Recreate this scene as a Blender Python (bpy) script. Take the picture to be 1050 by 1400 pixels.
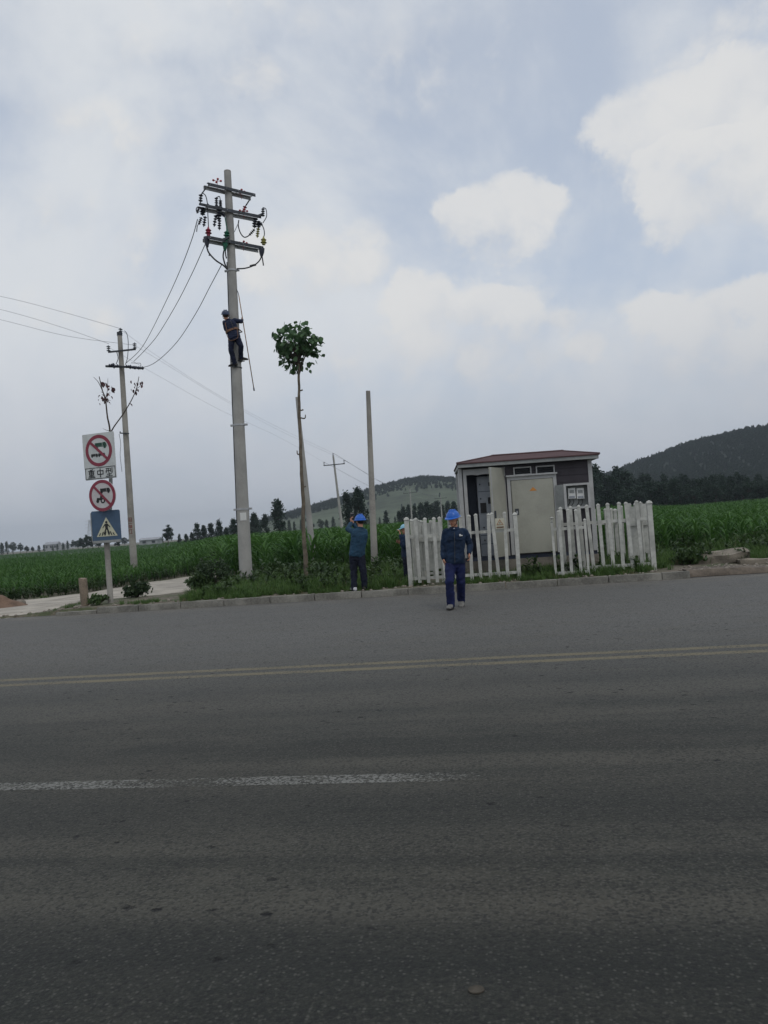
import bpy, bmesh, math, random
import numpy as np
from mathutils import Vector, Matrix, Euler, noise

for _o in list(bpy.data.objects):
    bpy.data.objects.remove(_o)
SC = bpy.context.scene
COL = SC.collection
rng = random.Random(7)
R_ = math.radians

# ------------------------------------------------------------------ camera
CAM_H, FPX, PITCH, ROLL = 1.5, 1051.0, 0.87, 4.26
cd = bpy.data.cameras.new('camera')
cam = bpy.data.objects.new('camera', cd)
COL.objects.link(cam)
cd.sensor_fit = 'VERTICAL'
cd.sensor_height = 36.0
cd.lens = 36.0 * FPX / 1400.0
cd.clip_start, cd.clip_end = 0.05, 12000
RC = Matrix.Rotation(R_(90 + PITCH), 3, 'X') @ Matrix.Rotation(R_(-ROLL), 3, 'Z')
cam.matrix_world = Matrix.Translation((0, 0, CAM_H)) @ RC.to_4x4()
SC.camera = cam
EYE = Vector((0, 0, CAM_H))

# the survey helpers: where a sight line meets a given depth or a given level
def ray(px, py):
    return RC @ Vector(((px - 525) / FPX, -(py - 700) / FPX, -1.0))
def at(px, py, Y):
    d = ray(px, py)
    return EYE + d * (Y / d.y)
def level(px, py, z):
    d = ray(px, py)
    return EYE + d * ((z - CAM_H) / d.z)

# ------------------------------------------------------------------ light and sky
SUN_EL, SUN_AZ = 58.0, 150.0          # azimuth measured clockwise from +Y (the view direction)
W = bpy.data.worlds.new('World')
SC.world = W
W.use_nodes = True
SC.view_settings.view_transform = 'Standard'
SC.view_settings.look = 'None'
SC.view_settings.exposure = 0.0
SC.view_settings.gamma = 1.0
SC.view_settings.use_curve_mapping = False
SC.cycles.max_bounces = 6
SC.cycles.transparent_max_bounces = 12
SC.cycles.volume_bounces = 0
SC.cycles.use_adaptive_sampling = True
sd = bpy.data.lights.new('sun', 'SUN')
sd.energy = 0.55
sd.angle = R_(16)
sd.color = (1.0, 0.96, 0.9)
sun = bpy.data.objects.new('sun', sd)
COL.objects.link(sun)
_sv = Vector((math.sin(R_(SUN_AZ)) * math.cos(R_(SUN_EL)), math.cos(R_(SUN_AZ)) * math.cos(R_(SUN_EL)), math.sin(R_(SUN_EL))))
sun.rotation_euler = _sv.to_track_quat('Z', 'Y').to_euler()
sun.location = (0, 0, 60)

class NT:
    """small node-tree writer"""
    def __init__(self, tree):
        self.t = tree
        tree.nodes.clear()
    def n(self, typ, **kw):
        nd = self.t.nodes.new(typ)
        for k, v in kw.items():
            setattr(nd, k, v)
        return nd
    def put(self, sock, v):
        if isinstance(v, (int, float)):
            sock.default_value = v
        elif isinstance(v, (tuple, list)):
            if len(v) == 3 and len(sock.default_value) == 4:
                v = (*v, 1.0)
            sock.default_value = v
        else:
            self.t.links.new(v, sock)
    def m(self, op, a, b=None, c=None, clamp=False):
        nd = self.n('ShaderNodeMath', operation=op, use_clamp=clamp)
        for i, v in enumerate((a, b, c)):
            if v is not None:
                self.put(nd.inputs[i], v)
        return nd.outputs[0]
    def vm(self, op, a, b=None):
        nd = self.n('ShaderNodeVectorMath', operation=op)
        self.put(nd.inputs[0], a)
        if op == 'SCALE':
            nd.inputs['Scale'].default_value = 0.05
        elif b is not None:
            self.put(nd.inputs[1], b)
        return nd.outputs['Value'] if op in ('LENGTH', 'DOT_PRODUCT') else nd.outputs[0]
    def xyz(self, x, y, z):
        nd = self.n('ShaderNodeCombineXYZ')
        for i, v in enumerate((x, y, z)):
            self.put(nd.inputs[i], v)
        return nd.outputs[0]
    def sep(self, v):
        nd = self.n('ShaderNodeSeparateXYZ')
        self.put(nd.inputs[0], v)
        return nd.outputs
    def noise(self, vec, scale, detail=4, rough=0.55, dist=0.0):
        nd = self.n('ShaderNodeTexNoise')
        if vec is not None:
            self.put(nd.inputs['Vector'], vec)
        self.put(nd.inputs['Scale'], scale)
        self.put(nd.inputs['Detail'], detail)
        self.put(nd.inputs['Roughness'], rough)
        self.put(nd.inputs['Distortion'], dist)
        return nd.outputs['Fac']
    def voro(self, vec, scale, feature='F1'):
        nd = self.n('ShaderNodeTexVoronoi', feature=feature)
        self.put(nd.inputs['Vector'], vec)
        self.put(nd.inputs['Scale'], scale)
        return nd.outputs
    def ss(self, v, a, b, o0=0.0, o1=1.0):
        nd = self.n('ShaderNodeMapRange', interpolation_type='SMOOTHSTEP')
        for s, x in zip(nd.inputs[:5], (v, a, b, o0, o1)):
            self.put(s, x)
        return nd.outputs[0]
    def mix(self, f, a, b, mode='MIX'):
        nd = self.n('ShaderNodeMix', data_type='RGBA', blend_type=mode)
        self.put(nd.inputs[0], f)
        self.put(nd.inputs[6], a)
        self.put(nd.inputs[7], b)
        return nd.outputs[2]

def build_sky():
    k = NT(W.node_tree)
    out = k.n('ShaderNodeOutputWorld')
    d = k.n('ShaderNodeTexCoord').outputs['Generated']
    x, y, z = k.sep(d)
    el = k.m('ARCSINE', z)
    az = k.m('ARCTAN2', x, y)
    sky = k.n('ShaderNodeTexSky')
    sky.sky_type = 'NISHITA'
    sky.sun_disc = False
    sky.sun_elevation = R_(SUN_EL)
    sky.sun_rotation = R_(SUN_AZ)
    sky.air_density = 1.0
    sky.dust_density = 2.0
    nish = k.vm('SCALE', sky.outputs[0])
    W.node_tree.nodes[-1].inputs['Scale'].default_value = 0.15
    # a layer of thin cloud seen in perspective, and puffs of cumulus
    zz = k.m('ADD', k.m('MAXIMUM', z, 0.0), 0.16)
    pl = k.xyz(k.m('DIVIDE', x, zz), k.m('DIVIDE', y, zz), 0.0)
    veil1 = k.noise(k.vm('ADD', pl, (3.1, 1.7, 0.4)), 0.75, 6, 0.55, 0.3)
    veil2 = k.noise(k.vm('ADD', d, (7.3, 2.1, 5.5)), 3.2, 7, 0.6, 0.25)
    fine = k.noise(k.vm('ADD', d, (1.3, 8.1, 2.5)), 11.0, 7, 0.62, 0.15)
    vv = k.m('ADD', k.m('MULTIPLY', veil1, 0.55), k.m('MULTIPLY', veil2, 0.45))
    # cumulus: (pixel x, pixel y, half width, half height, weight) given as directions
    puffs = [(945, 200, 150, 108, 1.15), (1005, 135, 88, 68, 1.1), (858, 190, 76, 60, 1.1), (1010, 260, 150, 80, 1.1), (930, 255, 110, 60, .9),
             (690, 296, 100, 58, 1.05), (640, 300, 50, 30, .8), (735, 270, 48, 30, .85), (425, 345, 78, 56, .8), (395, 330, 45, 35, .6),
             (590, 412, 92, 58, 1.05), (660, 428, 110, 58, 1.0), (552, 388, 36, 26, .9), (740, 445, 80, 40, .8), (800, 478, 55, 34, .75),
             (960, 445, 105, 62, 1.0), (885, 428, 46, 34, .8), (1030, 420, 60, 48, .9),
             (110, 170, 90, 50, .5), (200, 200, 100, 50, .5), (100, 440, 160, 60, .35), (330, 60, 260, 90, .30), (560, 130, 180, 100, .26),
             (430, 370, 150, 110, .55), (650, 470, 270, 110, .55), (980, 500, 190, 110, .55), (160, 320, 200, 90, .4), (620, 40, 200, 80, .22), (1010, 30, 160, 50, .3)]
    # the sky goes on the same way to the left, right and behind
    r2 = random.Random(3)
    for i in range(16):
        a = r2.uniform(40, 320)
        puffs.append((None, R_(a if a <= 180 else a - 360), R_(r2.uniform(12, 45)), R_(r2.uniform(5, 9)), R_(r2.uniform(3, 5)), r2.uniform(.5, 1)))
    wob = k.m('MULTIPLY', k.m('SUBTRACT', fine, 0.5), 0.10)
    wob2 = k.m('MULTIPLY', k.m('SUBTRACT', k.noise(k.vm('ADD', d, (5.3, 4.1, 0.5)), 7.0, 7, 0.62), 0.5), 0.16)
    azw = k.m('ADD', az, wob2)
    elw = k.m('ADD', el, wob)
    field = None
    lit = None
    for p in puffs:
        if p[0] is None:
            _, a0, e0, wa, we, wt = p
        else:
            v = ray(p[0], p[1]).normalized()
            a0, e0 = math.atan2(v.x, v.y), math.asin(v.z)
            wa, we, wt = p[2] / FPX, p[3] / FPX, p[4]
        da = k.m('DIVIDE', k.m('SUBTRACT', azw, a0), wa)
        de = k.m('DIVIDE', k.m('SUBTRACT', elw, e0), we)
        rr = k.m('ADD', k.m('MULTIPLY', da, da), k.m('MULTIPLY', de, de))
        b = k.m('MULTIPLY', k.m('SUBTRACT', 1.0, rr, clamp=True), wt)
        b = k.m('MULTIPLY', b, k.ss(de, -1.1, 0.25, 0.45, 1.0))          # flat, dissolving bases
        lt = k.m('MULTIPLY', k.ss(b, 0.0, 0.22), k.m('MULTIPLY_ADD', de, 0.34, 0.52))
        field = b if field is None else k.m('MAXIMUM', field, b)
        lit = lt if lit is None else k.m('MAXIMUM', lit, lt)
    curl = k.noise(k.vm('ADD', d, (2.3, 0.1, 9.5)), 26.0, 6, 0.6, 0.4)
    bil = k.voro(k.vm('ADD', d, k.vm('SCALE', k.xyz(fine, veil2, curl), None)), 17.0)[0]
    puffy = k.m('ADD', k.m('MULTIPLY_ADD', bil, -0.55, 0.24), k.m('ADD', field, k.m('ADD', k.m('MULTIPLY', k.m('SUBTRACT', fine, 0.5), 1.5), k.m('MULTIPLY', k.m('SUBTRACT', curl, 0.5), 0.7))))
    cmask = k.ss(puffy, 0.08, 0.62)
    cmask = k.m('MULTIPLY', cmask, k.ss(field, 0.0, 0.38))
    cmask = k.m('MULTIPLY', cmask, k.ss(k.m('ADD', lit, k.m('MULTIPLY', k.m('SUBTRACT', fine, 0.5), 0.5)), 0.16, 0.56, 0.22, 1.0))
    # blue-grey openings between
    vmask = k.ss(vv, 0.38, 0.56)
    gaps = k.m('MULTIPLY_ADD', vmask, 0.34, 0.64)
    low = k.ss(z, 0.30, 0.02)
    veilcol = k.mix(k.ss(veil2, 0.35, 0.65), (0.60, 0.65, 0.725), (0.70, 0.73, 0.765))
    base = k.mix(gaps, nish, veilcol)
    # light and shade in the cumulus
    shade = k.m('ADD', k.m('MULTIPLY', lit, 1.0), k.m('ADD', k.m('MULTIPLY', k.m('SUBTRACT', fine, 0.5), 0.9), k.m('MULTIPLY', k.m('SUBTRACT', 0.4, bil), 0.35)))
    cumcol = k.mix(k.ss(shade, 0.05, 0.72), (0.585, 0.62, 0.675), (0.76, 0.758, 0.75))
    c = k.mix(k.m('MULTIPLY', cmask, 0.84), base, cumcol)
    # the murky air low down
    murk = k.mix(k.ss(veil2, 0.3, 0.7), (0.445, 0.485, 0.555), (0.52, 0.55, 0.61))
    c = k.mix(k.m('MULTIPLY', low, 0.86), c, murk)
    c = k.mix(k.ss(z, 0.02, -0.25), c, (0.12, 0.12, 0.12))
    bg = k.n('ShaderNodeBackground')
    k.put(bg.inputs[0], c)
    bg.inputs[1].default_value = 1.0
    k.t.links.new(bg.outputs[0], out.inputs[0])
build_sky()

# ------------------------------------------------------------------ materials
MATS = {}
def material(name):
    m = bpy.data.materials.new(name)
    m.use_nodes = True
    k = NT(m.node_tree)
    out = k.n('ShaderNodeOutputMaterial')
    b = k.n('ShaderNodeBsdfPrincipled')
    k.t.links.new(b.outputs[0], out.inputs[0])
    MATS[name] = m
    return m, k, b, out

def pos(k, obj=False):
    if obj:
        return k.n('ShaderNodeTexCoord').outputs['Object']
    return k.n('ShaderNodeNewGeometry').outputs['Position']

def bump(k, b, h, strength=0.3, dist=0.02):
    nd = k.n('ShaderNodeBump')
    nd.inputs['Strength'].default_value = strength
    nd.inputs['Distance'].default_value = dist
    k.put(nd.inputs['Height'], h)
    k.t.links.new(nd.outputs[0], b.inputs['Normal'])

def plain(name, c, rough=0.6, var=0.25, scale=6.0, metal=0.0, bmp=0.0, spec=0.4, obj=False, dark=None, fine=40.0):
    m, k, b, o = material(name)
    p = pos(k, obj)
    f = k.noise(p, scale, 6, 0.6)
    g = k.noise(p, fine, 3, 0.6)
    d = dark or tuple(v * (1 - var) for v in c)
    l = tuple(min(1, v * (1 + var * 0.5)) for v in c)
    col = k.mix(k.ss(k.m('ADD', k.m('MULTIPLY', f, .7), k.m('MULTIPLY', g, .3)), .35, .65), d, l)
    k.put(b.inputs['Base Color'], col)
    b.inputs['Roughness'].default_value = rough
    b.inputs['Metallic'].default_value = metal
    b.inputs['Specular IOR Level'].default_value = spec
    if bmp:
        bump(k, b, k.m('ADD', f, k.m('MULTIPLY', g, .4)), bmp, 0.02)
    return m

def leafmat(name, c1, c2, trans=0.3, scale=1.5, rough=0.5):
    m, k, b, o = material(name)
    p = pos(k)
    oi = k.n('ShaderNodeObjectInfo').outputs['Random']
    f = k.noise(p, scale, 4, 0.6)
    g = k.voro(p, 9.0)[1]
    gr = k.sep(g)[0]
    fac = k.m('ADD', k.m('MULTIPLY', f, .5), k.m('ADD', k.m('MULTIPLY', gr, .3), k.m('MULTIPLY', oi, .25)))
    col = k.mix(k.ss(fac, .25, .8), c1, c2)
    k.put(b.inputs['Base Color'], col)
    b.inputs['Roughness'].default_value = rough
    b.inputs['Specular IOR Level'].default_value = 0.25
    tr = k.n('ShaderNodeBsdfTranslucent')
    k.put(tr.inputs[0], k.mix(.5, col, tuple(min(1, v * 1.4) for v in c2)))
    mx = k.n('ShaderNodeMixShader')
    mx.inputs[0].default_value = trans
    k.t.links.new(b.outputs[0], mx.inputs[1])
    k.t.links.new(tr.outputs[0], mx.inputs[2])
    k.t.links.new(mx.outputs[0], o.inputs[0])
    return m

AX = Vector((0.98814, -0.15356, 0))      # along the road
NX = Vector((0.15356, 0.98814, 0))       # across the road, away from the camera
T_KERB = 15.70

def road_uv(k):
    p = pos(k)
    s = k.vm('DOT_PRODUCT', p, tuple(AX))
    t = k.vm('DOT_PRODUCT', p, tuple(NX))
    return p, s, t

def asphalt_color(k):
    p, s, t = road_uv(k)
    st = k.xyz(s, t, 0.0)
    # long streaks worn by the wheels
    streak = k.noise(k.xyz(k.m('MULTIPLY', s, 0.03), k.m('MULTIPLY', t, 1.0), 3.0), 1.6, 5, 0.6)
    streak2 = k.noise(k.xyz(k.m('MULTIPLY', s, 0.10), k.m('MULTIPLY', t, 1.0), 9.0), 5.0, 4, 0.65)
    patch = k.noise(st, 0.55, 5, 0.6)
    ag = k.voro(st, 70.0)
    agv = k.sep(ag[1])[0]
    grain = k.noise(st, 210.0, 3, 0.7)
    base = k.mix(k.ss(streak, .34, .66), (0.026, 0.0285, 0.0235), (0.070, 0.067, 0.054))
    base = k.mix(k.m('MULTIPLY', k.ss(streak2, .4, .7), .45), base, (0.052, 0.050, 0.042))
    base = k.mix(k.m('MULTIPLY', k.ss(patch, .45, .7), .4), base, (0.042, 0.037, 0.029))
    # grazing sheen painted into the colour further off; two oily wheel bands close by
    base = k.mix(k.m('MULTIPLY', k.ss(t, 4.5, 11.0), .80), base, (0.150, 0.147, 0.138))
    mott = k.noise(k.xyz(k.m('MULTIPLY', s, .85), t, 0.0), 62.0, 4, .72)
    base = k.mix(k.m('MULTIPLY', k.ss(mott, .50, .68), .62), base, (0.120, 0.114, 0.093))
    base = k.mix(k.m('MULTIPLY', k.ss(mott, .49, .33), .62), base, (0.012, 0.013, 0.010))
    cloud = k.noise(k.xyz(k.m('MULTIPLY', s, .35), t, 6.0), 3.2, 4, .6)
    base = k.mix(k.m('MULTIPLY', k.ss(cloud, .45, .68), .30), base, (0.105, 0.098, 0.078))
    tw = k.m('ADD', t, k.m('MULTIPLY', k.m('SUBTRACT', patch, .5), .12))
    for c0, w0, a0 in ((2.68, .20, .52), (2.35, .42, .45), (4.05, .32, .42), (5.15, .22, .30), (3.40, .05, .30)):
        dd = k.m('ABSOLUTE', k.m('SUBTRACT', tw, c0))
        base = k.mix(k.m('MULTIPLY', k.ss(dd, w0 * 1.6, w0 * .3), a0), base, (0.0095, 0.0125, 0.012))
    # dust and grit gathered along the kerb
    base = k.mix(k.m('MULTIPLY', k.m('MULTIPLY', k.ss(t, 14.5, 15.75), k.ss(k.noise(k.xyz(k.m('MULTIPLY', s, .4), t, 2.0), 3.0, 5, .65), .35, .65)), .65), base, (0.20, 0.18, 0.15))
    # stone chips
    light = k.m('MULTIPLY', k.ss(agv, .62, .98), k.ss(ag[0], .60, .15))
    base = k.mix(k.m('MULTIPLY', light, .62), base, (0.105, 0.103, 0.090))
    darkc = k.m('MULTIPLY', k.ss(agv, .35, .08), .6)
    base = k.mix(darkc, base, (0.016, 0.016, 0.016))
    base = k.mix(k.m('MULTIPLY', k.ss(grain, .52, .70), .35), base, (0.085, 0.085, 0.078))
    # pits and tar spots
    pv = k.voro(k.xyz(k.m('MULTIPLY', s, .7), t, 0), 7.0)
    pm = k.m('MULTIPLY', k.ss(k.m('ADD', pv[0], k.m('MULTIPLY', k.m('SUBTRACT', k.noise(st, 60, 3), .5), .35)), .16, .05), k.ss(k.noise(st, .9, 3), .46, .55))
    base = k.mix(pm, base, (0.008, 0.008, 0.008))
    return base, s, t, st, agv, ag[0], grain, pm

def mat_asphalt():
    m, k, b, o = material('asphalt')
    base, s, t, st, agv, agd, grain, pm = asphalt_color(k)
    k.put(b.inputs['Base Color'], base)
    b.inputs['Roughness'].default_value = 0.72
    b.inputs['Specular IOR Level'].default_value = 0.22
    h = k.m('ADD', k.m('MULTIPLY', agd, -0.6), k.m('ADD', k.m('MULTIPLY', grain, .6), k.m('MULTIPLY', pm, -2.0)))
    bump(k, b, h, 0.7, 0.006)
    return m

def mat_paint(name, col, wear, streaky=True):
    m, k, b, o = material(name)
    base, s, t, st, agv, agd, grain, pm = asphalt_color(k)
    ends = k.ss(s, -.9, .3, 0.0, .20) if name.startswith('worn') else 0.0
    w1 = k.noise(k.xyz(k.m('MULTIPLY', s, .8), k.m('MULTIPLY', t, 3.0), 1.5), 1.3, 6, .7)
    w2 = k.noise(st, 45.0, 4, .7)
    f = k.m('SUBTRACT', k.m('ADD', k.m('MULTIPLY', w1, .50), k.m('ADD', k.m('MULTIPLY', w2, .35), k.m('MULTIPLY', agv, .15))), ends)
    k.put(b.inputs['Base Color'], k.mix(k.m('MULTIPLY', k.ss(f, wear - .05, wear + .07), .75), base, col))
    b.inputs['Roughness'].default_value = 0.72
    b.inputs['Specular IOR Level'].default_value = 0.22
    bump(k, b, k.m('ADD', k.m('MULTIPLY', agd, -0.6), k.m('MULTIPLY', grain, .6)), 0.7, 0.006)
    return m

M_ASPH = mat_asphalt()
M_YEL = mat_paint('yellow_road_paint', (0.200, 0.172, 0.105), .44)
M_WHT = mat_paint('worn_white_road_paint', (0.235, 0.235, 0.215), .505)

def mat_ground():
    m, k, b, o = material('verge_soil')
    p = pos(k)
    f = k.noise(p, 1.1, 6, .6)
    g = k.noise(p, 14.0, 5, .65)
    h = k.noise(p, 90.0, 3, .6)
    far = k.noise(p, .02, 4, .5)
    soil = k.mix(k.ss(g, .35, .65), (0.105, 0.085, 0.062), (0.20, 0.17, 0.13))
    grn = k.mix(k.ss(h, .35, .65), (0.035, 0.055, 0.018), (0.075, 0.10, 0.035))
    k.put(b.inputs['Base Color'], k.mix(k.m('MULTIPLY', k.ss(f, .42, .60), .8), soil, grn))
    b.inputs['Roughness'].default_value = .95
    bump(k, b, k.m('ADD', g, k.m('MULTIPLY', h, .5)), .6, .04)
    return m
M_GROUND = mat_ground()
M_CANOPY = plain('crop_canopy_green', (0.028, 0.070, 0.020), .8, .6, .7, bmp=1.0, fine=5.0)
M_PATH = plain('path_concrete', (0.40, 0.36, 0.30), .9, .35, 1.2, bmp=.5, fine=25)
M_KERB = plain('kerb_concrete', (0.23, 0.22, 0.19), .9, .45, 2.0, bmp=.6, fine=30)
M_CONC = plain('pole_concrete', (0.37, 0.36, 0.335), .85, .22, 1.5, bmp=.35, fine=45)
M_CONCD = plain('weathered_pole_concrete', (0.34, 0.32, 0.285), .9, .3, 1.2, bmp=.4, fine=30)
M_PLINTH = plain('plinth_render', (0.20, 0.18, 0.15), .9, .35, 3, bmp=.5)
M_DIRT = plain('bare_dirt', (0.17, 0.11, 0.075), .95, .4, 3, bmp=.8)
M_STEEL = plain('galvanised_steel', (0.46, 0.47, 0.48), .55, .2, 8, metal=.2)
M_DSTEEL = plain('dark_steel', (0.060, 0.066, 0.075), .55, .3, 8, metal=.4)
M_BLACK = plain('black_rubber', (0.018, 0.018, 0.02), .55, .3, 10)
M_WIRE = plain('cable_sheath', (0.035, 0.036, 0.04), .5, .2, 10)
M_ALWIRE = plain('aluminium_wire', (0.22, 0.23, 0.25), .5, .2, 10, metal=.3)
M_PORC = plain('dark_insulator', (0.030, 0.034, 0.055), .35, .3, 10, spec=.6)
M_RED = plain('red_plastic', (0.42, 0.035, 0.045), .5, .2, 10)
M_CRED = plain('red_phase_sleeve', (0.30, 0.03, 0.06), .5, .25, 10)
M_CGRN = plain('green_phase_sleeve', (0.02, 0.15, 0.09), .5, .25, 10)
M_CYEL = plain('yellow_phase_sleeve', (0.36, 0.33, 0.10), .5, .25, 10)
M_WHITE = plain('white_plate', (0.72, 0.72, 0.69), .6, .08, 8)
M_PVC = plain('white_fence_plastic', (0.50, 0.50, 0.455), .6, .28, 3.0, bmp=.06, fine=14)
M_CREAM = plain('cream_door_paint', (0.375, 0.370, 0.310), .5, .14, 1.6, spec=.4)
M_TRIM = plain('pale_grey_trim', (0.44, 0.44, 0.43), .55, .12, 5)
M_PLUM = plain('plum_brown_cladding', (0.048, 0.041, 0.048), .6, .2, 4)
M_NAVYIN = plain('dark_cabinet_steel', (0.045, 0.055, 0.085), .5, .2, 5)
M_PANEL = plain('grey_switchgear', (0.30, 0.32, 0.35), .5, .12, 5)
M_ORANGE = plain('orange_warning', (0.60, 0.25, 0.05), .6, .1, 20)
M_BLKP = plain('black_print', (0.02, 0.022, 0.022), .6, .2, 20)
M_SIGNW = plain('sign_white', (0.60, 0.62, 0.60), .5, .12, 5)
M_SIGNR = plain('sign_red', (0.26, 0.040, 0.065), .5, .15, 5)
M_SIGNB = plain('sign_blue', (0.062, 0.108, 0.175), .5, .15, 5)
M_SIGNY = plain('sign_pale_yellow', (0.56, 0.55, 0.40), .5, .12, 8)
M_GREENP = plain('dark_green_print', (0.02, 0.075, 0.05), .6, .2, 20)
M_GREY = plain('grey_steel_paint', (0.27, 0.28, 0.27), .6, .2, 4)
M_WOOD = plain('old_wood', (0.24, 0.19, 0.14), .9, .4, 3, bmp=.6, fine=30)
M_BARK = plain('pale_bark', (0.165, 0.135, 0.10), .9, .45, 5, bmp=.8, fine=30)
M_DBARK = plain('dark_bark', (0.07, 0.055, 0.045), .95, .4, 4, bmp=.6)
M_ROD = plain('wooden_rod', (0.30, 0.18, 0.10), .7, .2, 8)
M_SKIN = plain('skin', (0.50, 0.255, 0.165), .55, .2, 12, spec=.35)
M_HAIR = plain('black_hair', (0.015, 0.013, 0.012), .5, .2, 30)
M_HELM = plain('blue_helmet', (0.012, 0.120, 0.50), .35, .1, 8, spec=.5)
M_DHELM = plain('navy_helmet', (0.025, 0.045, 0.10), .35, .15, 8, spec=.5)
M_JACK = plain('teal_navy_jacket', (0.006, 0.022, 0.056), .85, .35, 7, bmp=.25, fine=60)
M_JACK2 = plain('faded_blue_jacket', (0.014, 0.052, 0.095), .85, .35, 7, bmp=.25, fine=60)
M_TROU = plain('blue_trousers', (0.004, 0.010, 0.062), .85, .35, 7, bmp=.25, fine=60)
M_DTROU = plain('black_trousers', (0.005, 0.008, 0.021), .85, .35, 7, bmp=.25, fine=60)
M_SHOE = plain('grey_shoe', (0.17, 0.165, 0.15), .7, .3, 15)
M_WSHOE = plain('white_shoe', (0.62, 0.62, 0.64), .6, .15, 15)
M_DSHOE = plain('dark_shoe', (0.03, 0.025, 0.022), .6, .3, 15)
M_BELT = plain('tan_tool_belt', (0.20, 0.105, 0.062), .7, .25, 20)
M_CAP = plain('light_blue_cap', (0.30, 0.56, 0.68), .7, .15, 12)
M_SHIRT = plain('pale_shirt', (0.55, 0.56, 0.58), .8, .1, 12)
M_PHONE = plain('phone_body', (0.05, 0.02, 0.02), .3, .1, 12, spec=.6)
M_FARWALL = plain('far_wall', (0.36, 0.37, 0.37), .9, .2, .5)
M_FARROOF = plain('far_roof', (0.33, 0.34, 0.36), .8, .2, .5)
M_CORN = leafmat('corn_leaf', (0.022, 0.070, 0.016), (0.085, 0.185, 0.038), .28, .8)
M_GRASS = leafmat('grass_blade', (0.038, 0.084, 0.020), (0.110, 0.185, 0.050), .28, 1.2)
M_DRY = leafmat('dry_grass', (0.13, 0.11, 0.06), (0.26, 0.22, 0.13), .25, 1.5)
M_WEED = leafmat('weed_leaf', (0.028, 0.058, 0.020), (0.075, 0.120, 0.040), .25, 1.5)
M_SHRUB = leafmat('shrub_leaf', (0.022, 0.045, 0.020), (0.055, 0.085, 0.036), .2, 2.5)
M_PAUL = leafmat('broad_leaf', (0.034, 0.082, 0.036), (0.100, 0.180, 0.075), .22, 2.5)
M_POP = leafmat('poplar_leaf', (0.008, 0.023, 0.014), (0.024, 0.050, 0.028), .15, .25)
M_POPL = leafmat('grey_green_leaf', (0.026, 0.044, 0.028), (0.055, 0.080, 0.048), .15, .25)
M_DEAD = leafmat('withered_leaf', (0.050, 0.022, 0.026), (0.12, 0.055, 0.055), .15, 6)
M_HILL = plain('hill_meadow', (0.072, 0.092, 0.052), .95, .50, .010, bmp=.2, fine=.08)
M_HILLR = plain('wooded_hill_floor', (0.018, 0.028, 0.018), .95, .35, .012, bmp=.2, fine=.09)
M_STONE = plain('stones', (0.25, 0.22, 0.18), .9, .3, 6, bmp=.4)

def mat_roof():
    m, k, b, o = material('red_brown_shingles')
    p = pos(k)
    x, y, z = k.sep(p)
    row = k.m('FLOOR', k.m('MULTIPLY', y, 6.5))
    tile = k.voro(k.xyz(k.m('MULTIPLY', x, 4.0), k.m('MULTIPLY', row, 1.37), 0.0), 1.0)[1]
    v = k.sep(tile)[0]
    n = k.noise(p, 18, 4, .6)
    c = k.mix(v, (0.055, 0.027, 0.028), (0.095, 0.047, 0.046))
    k.put(b.inputs['Base Color'], k.mix(k.ss(n, .4, .7), c, (0.085, 0.040, 0.040)))
    b.inputs['Roughness'].default_value = .85
    fr = k.m('FRACT', k.m('MULTIPLY', y, 6.5))
    bump(k, b, k.m('ADD', fr, k.m('MULTIPLY', n, .4)), .5, .02)
    return m
M_ROOF = mat_roof()

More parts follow.
